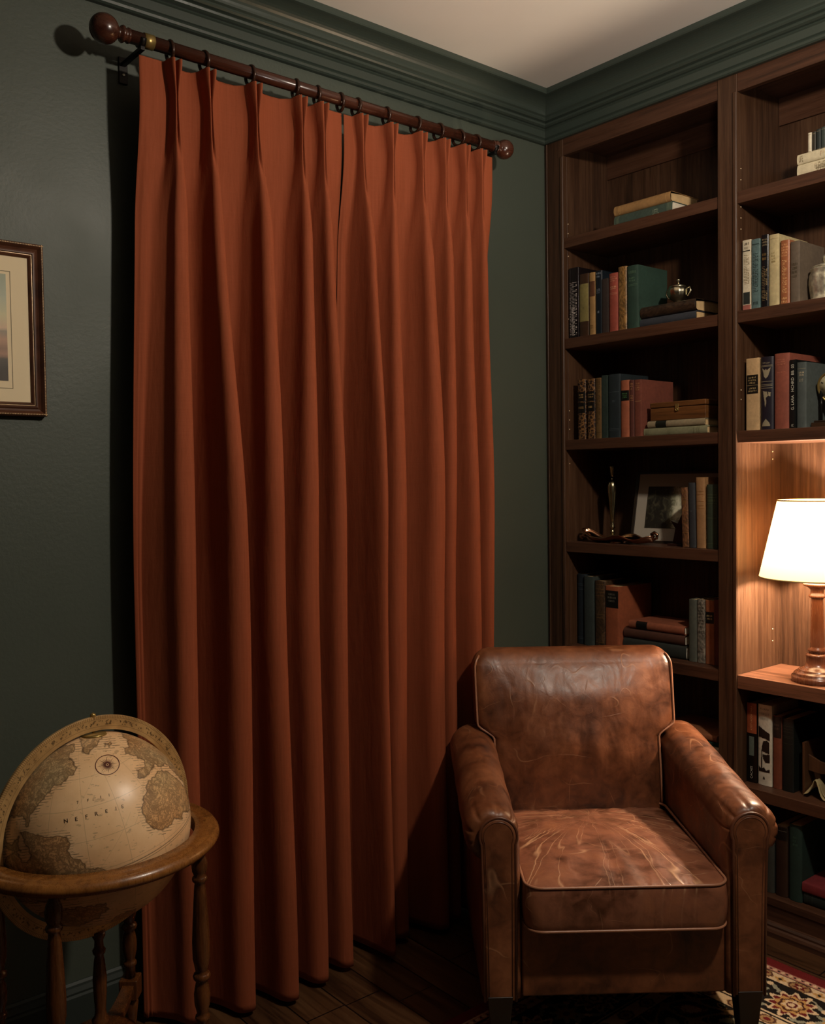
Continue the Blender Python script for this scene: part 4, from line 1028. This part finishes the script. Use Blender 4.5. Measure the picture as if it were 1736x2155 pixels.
# arms
def arm(s):
    # s=-1 viewer's left, +1 viewer's right. a measured outward from inner face
    inner = .513+s*.258
    sec = [(0., .138)]+[(0., .138+.372*k/8) for k in range(1, 9)]
    cxa, cz, R = .071, .551, .070
    NR = 72
    for k in range(NR+1):
        th = radians(188-238*k/NR); sec.append((cxa+R*cos(th)*(1.0), cz+R*sin(th)))
    sec += [(.099, .485), (.100, .44)]+[(.100, .44-.302*k/7) for k in range(1, 8)]
    n = len(sec)
    nrm = []
    for i in range(n):
        a = sec[max(0, i-1)]; b = sec[min(n-1, i+1)]; dx, dz = b[0]-a[0], b[1]-a[1]; l = math.hypot(dx, dz) or 1
        nrm.append((dz/l, -dx/l))   # inward
    st = []
    for D, ins in ((2.318, .030), (2.3175, .022), (2.320, .013), (2.327, .006), (2.337, .002), (2.350, 0)): st.append((D, ins))
    for k in range(1, 25): st.append((2.35+.60*k/24, 0))
    st += [(2.962, .004), (2.970, .012), (2.972, .03)]
    P = []
    for D, ins in st:
        rise = .050*sm((D-2.34)/.65); row_ = []
        for i, (a, z) in enumerate(sec):
            isroll = 9 <= i <= 9+NR; th = (i-9)/NR
            g = 0
            if isroll:
                fr = math.exp(-(D-2.335)/.045) if D > 2.32 else .5
                g = -.0060*fr*abs(sin(th*pi*6.5+.8*sin(th*7)))**14*(.4+.6*abs(sin(th*5+1)))
                g += .0012*sin(th*9+D*40)*math.exp(-((D-2.6)/.3)**2)
            dd = ins*(1. if z > .45 else .5)-g
            aa = a+nrm[i][0]*dd*-1*-1; zz = z+nrm[i][1]*dd
            f = sm((z-.2)/.35)
            row_.append(L3(inner+s*aa, D, zz+rise*f))
        P.append(row_)
    m = MB(); m.grid(P, closed_v=True, cap=True)
    o = m.build('arm', M_leather, ch); o['label'] = 'rolled leather arm'
    # front facing
    def shape(off):
        pts = [(.018+off, .138+off)]; r = .046-off; c = (.058, .556)
        for k in range(25):
            th = radians(205-230*k/24); pts.append((c[0]+r*cos(th), c[1]+r*sin(th)))
        pts += [(.096-off, .40), (.094-off, .138+off)]
        return pts
    sp = shape(0); D0, D1 = 2.323, 2.306
    m = MB(); rows_ = []
    for D, off in ((D0, 0), (2.310, 0), (2.3065, .003), (2.3055, .008)):
        rows_.append([L3(inner+s*a, D, z) for a, z in shape(off)])
    m.grid(rows_, closed_v=True); o0 = len(m.v)-len(sp); m.f.append(tuple(range(o0, o0+len(sp)))); m.sm.append(False)
    fo_ = m.build('arm_front', M_leather, ch); fo_['label'] = 'arched front facing of the arm'
    pts = [L3(inner+s*a, 2.3085, z) for a, z in shape(-.0012)]
    MB().tube(pts, .0036, 8).build('piping', M_pdk, fo_)
    pts = [L3(inner+s*a, 2.3057, z) for a, z in shape(.009)]
    MB().tube(pts, .0013, 6).build('piping', M_pdk, fo_)
arm(-1); arm(1)
# back
def back():
    P = []; zs = []
    ztop = .905
    prof = [(.30, 0)]+[(.30+(.86-.30)*k/26, 0) for k in range(1, 27)]
    R = .052
    rows_ = []
    for z, _ in prof: rows_.append((z, 0.))
    for k in range(1, 11):
        a = k/10*pi/2; rows_.append((.853+R*sin(a), R*(1-cos(a))))
    for z, roll in rows_:
        hwz = lerp(.262, .312, sm((z-.640)/.045))+.004*sm((z-.6)/.25)
        cr_ = .055
        if z > ztop-cr_: q = (z-(ztop-cr_))/cr_; hwz -= cr_*(1-sqrt(max(0., 1-q*q)))*.95
        front = 2.842+.105*sm((z-.40)/.62)+roll*.9; rear = 3.012+.012*sm((z-.4)/.4)-roll*.45
        front = min(front, rear-.01)
        bul = .040*sm((z-.42)/.22)*(1-sm((z-.76)/.13))
        row_ = []
        rr = min(.030, hwz*.4, (rear-front)*.45)
        pts = rrect(hwz, front, rear, rr, 6)
        for x, y in pts:
            yy = y
            if y < front+.035:
                f = max(0, 1-(x/hwz)**2); yy -= bul*f
                # stretched vertical sitting folds
                yy += .0062*math.exp(-((z-.64)/.09)**2)*sin(x*75+.8+2.0*(z-.6)*x*8)*math.exp(-((x-.03)/.13)**2)
            row_.append(L3(.505+x, yy, z))
        P.append(row_)
    # close over the top
    last = P[-1]; cx = sum(p[0] for p in last)/len(last); cy = sum(p[1] for p in last)/len(last)
    for q in (.75, .4, .1): P.append([(lerp(cx, p[0], q), lerp(cy, p[1], q), p[2]+.002*(1-q)) for p in last])
    m = MB(); m.grid(P, closed_v=True, cap=True); o = m.build('backrest', M_leather, ch)
    for s in (-1, 1):
        pts = []
        for z in [.44+.008*k for k in range(57)]:
            hwz = lerp(.262, .312, sm((z-.640)/.045))+.004*sm((z-.6)/.25)
            roll = 0.
            if z > .853: a = math.asin(min(1, (z-.853)/R)); roll = R*(1-cos(a))
            if z > ztop-.055: q = min(1, (z-(ztop-.055))/.055); hwz -= .055*(1-sqrt(max(0., 1-q*q)))*.95
            front = 2.842+.105*sm((z-.40)/.62)+roll*.9
            pts.append(L3(.505+s*(hwz-.006), front+.004, z))
        # carry it over the shoulder towards the rear
        MB().tube(pts, .0034, 8).build('piping', M_pipe, o)
    return o
back()
# base rail and seat
part('base_rail', MB().box(*sorted((L3(.255, 0, 0)[0], L3(.771, 0, 0)[0])), L3(0, 2.325, 0)[1], L3(0, 2.99, 0)[1], .138+DZ, .340+DZ), M_leather, .006, parent=ch)
def seat():
    P = []; hx = .2535; y0, y1 = 2.268, 2.865
    N_ = 10
    levels = [(.332, .022), (.3285, .012), (.330, .004), (.337, 0)]+[(.337+.094*k/8, -.0035*sin(pi*k/8)) for k in range(1, 9)]+[(.437, .0025), (.4405, .008)]
    for z, ins in levels:
        row_ = []
        for x, y in rrect(hx-ins, y0+ins, y1-ins, .045, 8): row_.append(L3(.513+x, y, z))
        P.append(row_)
    rim_t = P[-2]
    cx, cy = L3(.513, 2.56, 0)[0], L3(0, 2.56, 0)[1]
    base_row = [(p[0], p[1]) for p in P[-1]]
    for q in [.97, .93, .88, .8, .7, .6, .5, .4, .3, .2, .1, .03]:
        row_ = []
        for px, py in base_row:
            x = lerp(cx, px, q); y = lerp(cy, py, q); r = 1-q
            z = .4405+.020*(1-q**2.2)+DZ-.012*sm((y-cy+.05)/.3)
            lx, ly = x-cx, y-cy
            th = atan2(lx, -(ly)+.12)
            z += .0022*sin(th*17+3*sin(th*5))*sm((q-.15)/.4)*(1-sm((q-.9)/.1))
            row_.append((x, y, z))
        P.append(row_)
    P = [[(a, b, c-(.012*sm((b-cy+.05)/.3) if i in range(8, len(levels)) else 0)) for a, b, c in r] for i, r in enumerate(P)]
    m = MB(); m.grid(P, closed_v=True, cap=True)
    o = m.build('seat_cushion', M_seat, ch)
    def pipe(z, ins):
        pts = [L3(.513+x, y, z) for x, y in rrect(hx-ins, y0+ins, y1-ins, .045, 8)]
        MB().tube(pts, .0036, 8, closed=True).build('piping', M_pipe, o)
    pipe(.4395, .001); pipe(.3305, .001)
seat()
for sx_ in (-1, 1):
    for D, f in ((2.335, 1), (2.93, -1)):
        x = .513+sx_*.315; m = MB(); P = []
        for z, w in ((.150, .032), (.10, .027), (.0117, .019)):
            P.append([L3(x+a*w, D+b*w, z) for a, b in ((-1, -1), (1, -1), (1, 1), (-1, 1))])
        m.grid(P, closed_v=True, smooth=False, cap=True); m.build('leg', M_legs, ch, bevel=.002)

# ------------------------------------------------------------------ globe on stand
gp = CAM+2.0*fh_-.694*rh_; gp.z = 0
GR = .2; GZ = .710
gl = empty('floor_globe', gp, 'antique-style cream floor globe in a turned wooden stand at the lower left', 'globe', rz=-YAW)
vdir = Vector((-.694*1.0, 2.0, GZ-1.45)).normalized()*-1      # from globe to camera, in globe local axes
e1 = Vector((0, 0, 1)).cross(vdir).normalized(); e2 = vdir.cross(e1).normalized()
PXS = 197*3.192
def pp2(x, y): return ((x-638)/PXS, (820-y)/PXS)
LAND = [
 [(-40, 830), (40, 740), (85, 640), (150, 540), (215, 450), (300, 365), (370, 325), (440, 295), (505, 290), (522, 330), (490, 352), (478, 380), (505, 408), (528, 452), (516, 492), (470, 512), (440, 540), (382, 556), (350, 600), (318, 632), (286, 668), (258, 700), (250, 740), (236, 772), (226, 730), (212, 706), (175, 700), (130, 706), (104, 740), (92, 800), (108, 852), (150, 872), (160, 842), (182, 832), (170, 880), (190, 910), (160, 915), (100, 880), (40, 900), (-60, 930)],
 [(195, 800), (240, 806), (300, 830), (360, 860), (420, 856), (462, 868), (482, 902), (470, 950), (486, 988), (540, 1010), (568, 1040), (576, 1072), (660, 1080), (742, 1108), (690, 1130), (600, 1160), (450, 1230), (200, 1230), (-60, 1180), (-60, 1040), (60, 1010), (110, 940), (165, 905), (180, 940), (196, 980), (236, 992), (258, 960), (250, 905), (215, 860)],
 [(556, 244), (600, 234), (668, 232), (690, 262), (672, 296), (640, 330), (616, 350), (602, 378), (574, 346), (566, 300)],
 [(820, 240), (866, 246), (930, 262), (985, 300), (1050, 340), (1120, 400), (1190, 470), (1240, 560), (1300, 640), (1300, 820), (1262, 800), (1240, 690), (1222, 610), (1180, 560), (1150, 520), (1118, 500), (1096, 470), (1060, 500), (1020, 470), (1000, 500), (960, 560), (905, 556), (900, 510), (950, 490), (960, 450), (920, 430), (880, 408), (836, 392), (828, 350), (862, 340), (850, 300)],
 [(958, 600), (1000, 560), (1040, 524), (1090, 530), (1140, 560), (1190, 600), (1228, 650), (1250, 740), (1246, 800), (1200, 800), (1180, 850), (1130, 838), (1100, 870), (1040, 898), (990, 886), (950, 850), (930, 796), (918, 742), (930, 690), (950, 650)],
 [(715, 1440), (740, 1400), (800, 1378), (868, 1374), (874, 1400), (840, 1440), (780, 1462), (725, 1462)],
 [(300, 1300), (420, 1290), (560, 1300), (690, 1290), (700, 1330), (640, 1380), (560, 1400), (450, 1480), (330, 1500), (200, 1400)],
 [(700, 312), (740, 302), (756, 316), (730, 330), (706, 326)]]
def sdist(px, py, poly):
    best = np.full(px.shape, 1e9); ins = np.zeros(px.shape, bool); n = len(poly)
    for i in range(n):
        ax, ay = poly[i]; bx, by = poly[(i+1) % n]
        ex, ey = bx-ax, by-ay; L2 = ex*ex+ey*ey
        t = np.clip(((px-ax)*ex+(py-ay)*ey)/L2, 0, 1)
        best = np.minimum(best, np.hypot(px-ax-t*ex, py-ay-t*ey))
        c = ((ay > py) != (by > py)); 
        xi = ax+(py-ay)*ex/(ey if abs(ey) > 1e-12 else 1e-12)
        ins ^= c & (px < xi)
    return np.where(ins, best, -best)
def globe_ball():
    nu, nv = 420, 260
    th = np.linspace(0, 2*np.pi, nu, endpoint=False); ph = np.linspace(.004, np.pi-.004, nv)
    T, Pp = np.meshgrid(th, ph, indexing='ij')
    n = np.stack([np.sin(Pp)*np.cos(T), np.sin(Pp)*np.sin(T), np.cos(Pp)], -1)
    a = n@np.array(e1); b = n@np.array(e2); cface = n@np.array(vdir)
    # fold the far side so the map goes on round the back
    a = np.where(cface < 0, -a, a)
    rng = np.random.default_rng(5)
    wob = .010*(np.sin(a*41+3*np.sin(b*17))*np.sin(b*37+2*np.sin(a*23)))+.006*np.sin(a*97+b*61)*np.sin(b*89-a*43)
    sd = np.full(a.shape, -1e9); wh = np.zeros(a.shape)
    for k, poly in enumerate(LAND):
        q = sdist(a, b, [pp2(x, y) for x, y in poly]); sd = np.maximum(sd, q)
    sd = sd+wob
    tone = np.clip(.5+.5*np.sin(a*6+1)*np.sin(b*5+2), 0, 1)
    co = (n*GR).reshape(-1, 3); idx = np.arange(nu*nv).reshape(nu, nv); i2 = np.roll(idx, -1, 0)
    fs = np.stack([idx[:, :-1], idx[:, 1:], i2[:, 1:], i2[:, :-1]], -1).reshape(-1, 4)
    me = bpy.data.meshes.new('globe_ball')
    me.vertices.add(len(co)); me.vertices.foreach_set('co', co.ravel().astype(np.float32))
    me.loops.add(fs.size); me.loops.foreach_set('vertex_index', fs.ravel().astype(np.int32))
    me.polygons.add(len(fs)); me.polygons.foreach_set('loop_start', (np.arange(len(fs))*4).astype(np.int32))
    me.update(calc_edges=True); me.polygons.foreach_set('use_smooth', [True]*len(fs))
    me.attributes.new('coast', 'FLOAT', 'POINT').data.foreach_set('value', sd.ravel().astype(np.float32))
    me.attributes.new('tone', 'FLOAT', 'POINT').data.foreach_set('value', tone.ravel().astype(np.float32))
    o = bpy.data.objects.new('globe_ball', me); COL.objects.link(o); o.parent = gl; o.location = (0, 0, GZ)
    bm = bmesh.new(); bm.from_mesh(me); bmesh.ops.recalc_face_normals(bm, faces=bm.faces); bm.to_mesh(me); bm.free()
    N = NT('antique_map_paper', .36, 0, .5); co_ = N.coord()
    C_ = N.n('ShaderNodeAttribute', attribute_name='coast').outputs['Fac']; Tn = N.n('ShaderNodeAttribute', attribute_name='tone').outputs['Fac']
    fine = N.noise(co_, 60, 4, .6); c2 = N.math('ADD', C_, N.math('MULTIPLY', N.math('SUBTRACT', fine, .5), .035))
    sea = N.ramp(N.noise(co_, 9, 5, .6), [(.3, 'e0b482'), (.55, 'f0c898'), (.8, 'f8d6aa')])
    landc = N.mix(Tn, lin('dcaa74'), lin('ccb082')); landc = N.mix(N.ramp(N.noise(co_, 14, 3), [(.45, 0.), (.7, .6)]), landc, lin('c8925c'))
    isl = N.ramp(c2, [(.497, 0.), (.503, 1.)]) if False else N.math('GREATER_THAN', c2, 0.)
    col = N.mix(isl, sea, landc)
    coast = N.line(c2, 0., .012)
    inner = N.math('MULTIPLY', isl, N.line(N.noise(co_, 26, 5, .65, 1.0), .5, .060))
    inner2 = N.math('MULTIPLY', isl, N.math('MULTIPLY', N.line(N.noise(co_, 70, 3, .6, 1.5), .5, .08), .75))
    # hachures off the coast
    e2v = e2; dt = N.n('ShaderNodeVectorMath', {0: co_, 1: tuple(e2v)}, operation='DOT_PRODUCT').outputs['Value']
    hat = N.math('LESS_THAN', N.math('FRACT', N.math('ADD', N.math('MULTIPLY', dt, 190.), N.math('MULTIPLY', fine, .8))), .28)
    near = N.math('MULTIPLY', N.math('GREATER_THAN', N.math('ADD', c2, N.math('MULTIPLY', N.noise(co_, 55, 2), .05)), -.030), N.math('LESS_THAN', c2, 0.))
    hat = N.math('MULTIPLY', N.math('MULTIPLY', hat, near), N.ramp(N.noise(co_, 30, 3, .6), [(.42, .15), (.58, 1.)]))
    # graticule and equator about a tilted pole
    A_ = (-.14*e1+.88*e2+.42*vdir).normalized(); B_ = A_.orthogonal().normalized(); D_ = A_.cross(B_)
    def dot(v): return N.n('ShaderNodeVectorMath', {0: co_, 1: tuple(v)}, operation='DOT_PRODUCT').outputs['Value']
    s_ = N.math('DIVIDE', dot(A_), GR); lat = N.math('ARCSINE', s_)
    lon = N.n('ShaderNodeMath', {0: dot(B_), 1: dot(D_)}, operation='ARCTAN2').outputs[0]
    gr1 = N.line(N.math('FRACT', N.math('ADD', N.math('DIVIDE', lat, pi/10), 100.5)), .5, .012)
    gr2 = N.line(N.math('FRACT', N.math('ADD', N.math('DIVIDE', lon, pi/8), 100.2)), .5, .010)
    gr = N.math('MULTIPLY', N.math('MAXIMUM', gr1, gr2), .45)
    eq = N.math('MAXIMUM', N.line(lat, -.040, .008), N.line(lat, -.066, .005))
    rhumb = N.math('MULTIPLY', N.line(N.math('FRACT', N.math('ADD', N.math('MULTIPLY', N.math('ADD', lat, lon), 1.3), 50.)), .5, .006), .25)
    ink = N.math('MAXIMUM', N.math('MAXIMUM', coast, N.math('MULTIPLY', inner, .75)), N.math('MAXIMUM', N.math('MULTIPLY', hat, .75), N.math('MAXIMUM', gr, eq)))
    ink = N.math('MAXIMUM', ink, N.math('MAXIMUM', inner2, rhumb))
    words = N.math('MULTIPLY', N.math('GREATER_THAN', N.noise(N.coord((1, 1, 3.)), 55, 3, .6), .64), .35)
    ink = N.math('MAXIMUM', ink, words)
    N.base(N.mix(N.math('MULTIPLY', ink, .88), col, lin('3c2412')))
    me.materials.append(N.m)
    return o
gb = globe_ball()
def on_ball(a, b, r=GR+.0005):
    a, b = a, b; c = sqrt(max(0, 1-a*a-b*b)); p = (a*e1+b*e2+c*vdir)*r; return tuple(p)
lt = MB()
for chh, x, y, s_ in (('N', 465, 772, 30), ('E', 525, 768, 30), ('F', 585, 762, 30), ('R', 643, 752, 30), ('E', 703, 744, 28), ('I', 760, 734, 26), ('E', 800, 727, 26), ('7', 535, 670, 22), ('F', 596, 665, 22), ('a', 626, 665, 14), ('I', 672, 655, 22), ('I', 722, 648, 22)):
    vs, fs = text_polys(chh, s_/PXS*1.15)
    cx, cy = pp2(x, y); rt = -.06
    lt.add([on_ball(cx+px*cos(.12)-py*sin(.12), cy+px*sin(.12)+py*cos(.12)) for px, py, _ in vs], fs)
lt.build('map_lettering', m_plain('map_ink', '2e1c10', .4), gb)
cmp_ = MB(); cx, cy = pp2(718, 456); R_ = 76/PXS
P = [[on_ball(cx+r*cos(a), cy+r*sin(a)*.88) for r in (R_*.93, R_)] for a in [2*pi*k/64 for k in range(64)]]
cmp_.grid(P, closed_u=True)
for k in range(24):
    a = 2*pi*k/24+.1; L = R_*(.82 if k % 3 == 0 else .62); w = .0050
    for q in range(5):
        r0, r1 = R_*.12+(L-R_*.12)*q/5, R_*.12+(L-R_*.12)*(q+1)/5; w0, w1 = w*(1-q/5.2), w*(1-(q+1)/5.2)
        f = lambda r, w_: on_ball(cx+r*cos(a)-w_*sin(a), cy+(r*sin(a)+w_*cos(a))*.88)
        cmp_.add([f(r0, w0), f(r1, w1), f(r1, -w1), f(r0, -w0)], [(0, 1, 2, 3)])
P = [[on_ball(cx+r*cos(a), cy+r*sin(a)*.88) for r in (.0005, R_*.07)] for a in [2*pi*k/20 for k in range(20)]]
cmp_.grid(P, closed_u=True)
for q in range(4): cmp_.add([on_ball(cx-.012-.004*1+.002*q, cy+R_*1.15+.012*q*.6), on_ball(cx-.004, cy+R_*1.15+.012*q*.6), on_ball(cx-.008, cy+R_*1.15+.012*(q*.6+.6))], [(0, 1, 2)]) if q == 0 else None
cmp_.build('compass_rose', m_plain('compass_ink', '5a2c1c', .4), gb)
# meridian ring: vertical plane turned about 30 degrees
def merid():
    e = MB(); az = atan2(vdir.y, vdir.x)+pi/2   # direction in plane, square to the view
    az += radians(30)
    dv = Vector((cos(az), sin(az), 0)); nv_ = Vector((-sin(az), cos(az), 0)); up = Vector((0, 0, 1))
    P = []
    for k in range(120):
        a = 2*pi*k/120; d = dv*cos(a)+up*sin(a)
        P.append([tuple(d*r+nv_*w+Vector((0, 0, GZ))) for r, w in ((.2065, -.004), (.2365, -.004), (.2375, -.003), (.2375, .003), (.2365, .004), (.2065, .004))])
    e.grid(P, closed_u=True, closed_v=True, smooth=False)
    N = NT('engraved_brass', .38, .15, .5); co = N.coord((1, 1, 1), (0, 0, 0), (0, 0, -GZ))
    ln_ = N.n('ShaderNodeVectorMath', {0: co}, operation='LENGTH').outputs['Value']
    sx = N.n('ShaderNodeSeparateXYZ', {0: co}); hyp = N.math('SQRT', N.math('ADD', N.math('POWER', sx.outputs[0], 2.), N.math('POWER', sx.outputs[1], 2.)))
    ang = N.n('ShaderNodeMath', {0: sx.outputs[2], 1: hyp}, operation='ARCTAN2').outputs[0]
    tick = N.math('MULTIPLY', N.math('LESS_THAN', N.math('FRACT', N.math('MULTIPLY', ang, 57.3)), .22), N.math('GREATER_THAN', ln_, .231))
    num = N.math('MULTIPLY', N.math('GREATER_THAN', N.noise(co, 160, 3, .7), .56), N.math('MULTIPLY', N.math('GREATER_THAN', ln_, .217), N.math('LESS_THAN', ln_, .228)))
    rl = N.math('MAXIMUM', N.line(ln_, .2145, .0006), N.line(ln_, .2305, .0006))
    m_ = N.math('MAXIMUM', N.math('MAXIMUM', tick, num), rl)
    N.base(N.mix(N.math('MULTIPLY', m_, .75), N.ramp(N.noise(co, 25, 3), [(.3, 'a07c4c'), (.7, 'cca46c')]), lin('2c1e10')))
    e.build('meridian_ring', N.m, gl)
merid()
MB().lathe([(.001, .199), (.028, .198), (.026, .2015), (.012, .203), (.001, .203)], (0, 0, GZ), 32).build('hour_disc', M_brass, gl)
MB().lathe([(.001, .20), (.003, .20), (.003, .236), (.006, .238), (.006, .243), (.001, .246)], (0, 0, GZ), 16).build('pivot_pin', M_brass, gl)
M_gw = m_wood('golden_oak_stain', '5c3414', '94602c', axis='z', scale=1., rough=.28, bump=.04, spec=.55)
M_gl = m_wood('turned_leg_stain', '32190b', '6a3e1c', axis='z', scale=1., rough=.24, bump=.03, spec=.55)
hr = [(.2085, .712), (.2095, .7135), (.250, .7135), (.2515, .7115), (.255, .7125), (.262, .709), (.2665, .702), (.267, .696), (.262, .690), (.258, .686), (.252, .684), (.2085, .684)]
hr = [(r if r < .22 else r-.006, z-.022) for r, z in hr]
P = [[(r*cos(a), r*sin(a), z) for r, z in hr] for a in [2*pi*k/120 for k in range(120)]]
MB().grid(P, closed_u=True, closed_v=True).build('horizon_ring', M_gw, gl)
legp = [(.007, .686), (.009, .674), (.015, .662), (.0175, .650), (.016, .636), (.0115, .627), (.0155, .624), (.0165, .620), (.0155, .616), (.011, .612), (.0125, .600), (.0165, .540), (.019, .490), (.0185, .455), (.0135, .432), (.0115, .428), (.017, .424), (.019, .419), (.017, .413), (.0115, .409), (.0145, .400), (.0175, .382), (.0165, .362), (.0125, .345), (.0115, .340), (.015, .337), (.016, .333), (.015, .329), (.0125, .326), (.0125, .300), (.001, .300)]
legp = [(r, lerp(.255, .664, (z-.300)/.386)) for r, z in legp]
angs = [-2, 91, 178, -92]
for a in angs:
    a = radians(a); c = (.224*cos(a), .224*sin(a), 0)
    o = MB().lathe(legp, c, 28).build('leg', M_gl, gl)
    blk = MB().box(c[0]-.022, c[0]+.022, c[1]-.022, c[1]+.022, .207, .256).build('corner_block', M_gl, o, bevel=.003)
    MB().lathe([(.001, .208), (.012, .208), (.018, .195), (.015, .17), (.010, .12), (.013, .10), (.011, .07), (.017, .04), (.019, .02), (.013, 0), (.001, 0)], c, 24).build('foot', M_gl, o)
    d = Vector((cos(a), sin(a), 0)); t = Vector((-sin(a), cos(a), 0)); P = []
    for k in range(13):
        q = k/12; r = lerp(.05, .210, q); zz = .238-.010*sin(pi*q); hw_ = lerp(.020, .014, q)
        P.append([tuple(d*r+t*(hw_*s1)+Vector((0, 0, zz+.009*s2))) for s1, s2 in ((-1, -1), (1, -1), (1, 1), (-1, 1))])
    MB().grid(P, closed_v=True, smooth=False, cap=True).build('stretcher_arm', M_gl, gl, bevel=.002)
MB().lathe([(.001, .223), (.070, .223), (.078, .229), (.080, .239), (.076, .247), (.068, .249), (.064, .254), (.001, .255)], (0, 0, 0), 48).build('stretcher_hub', M_gl, gl)
MB().lathe([(r, lerp(.254, .478, (z-.299)/.179)) for r, z in [(.001, .299), (.030, .300), (.026, .307), (.014, .312), (.018, .318), (.019, .323), (.013, .329), (.0115, .340), (.014, .372), (.015, .395), (.0115, .425), (.009, .436), (.013, .440), (.014, .445), (.010, .450), (.009, .462), (.014, .470), (.014, .478), (.001, .478)]], (0, 0, 0), 30).build('centre_column', M_gl, gl)
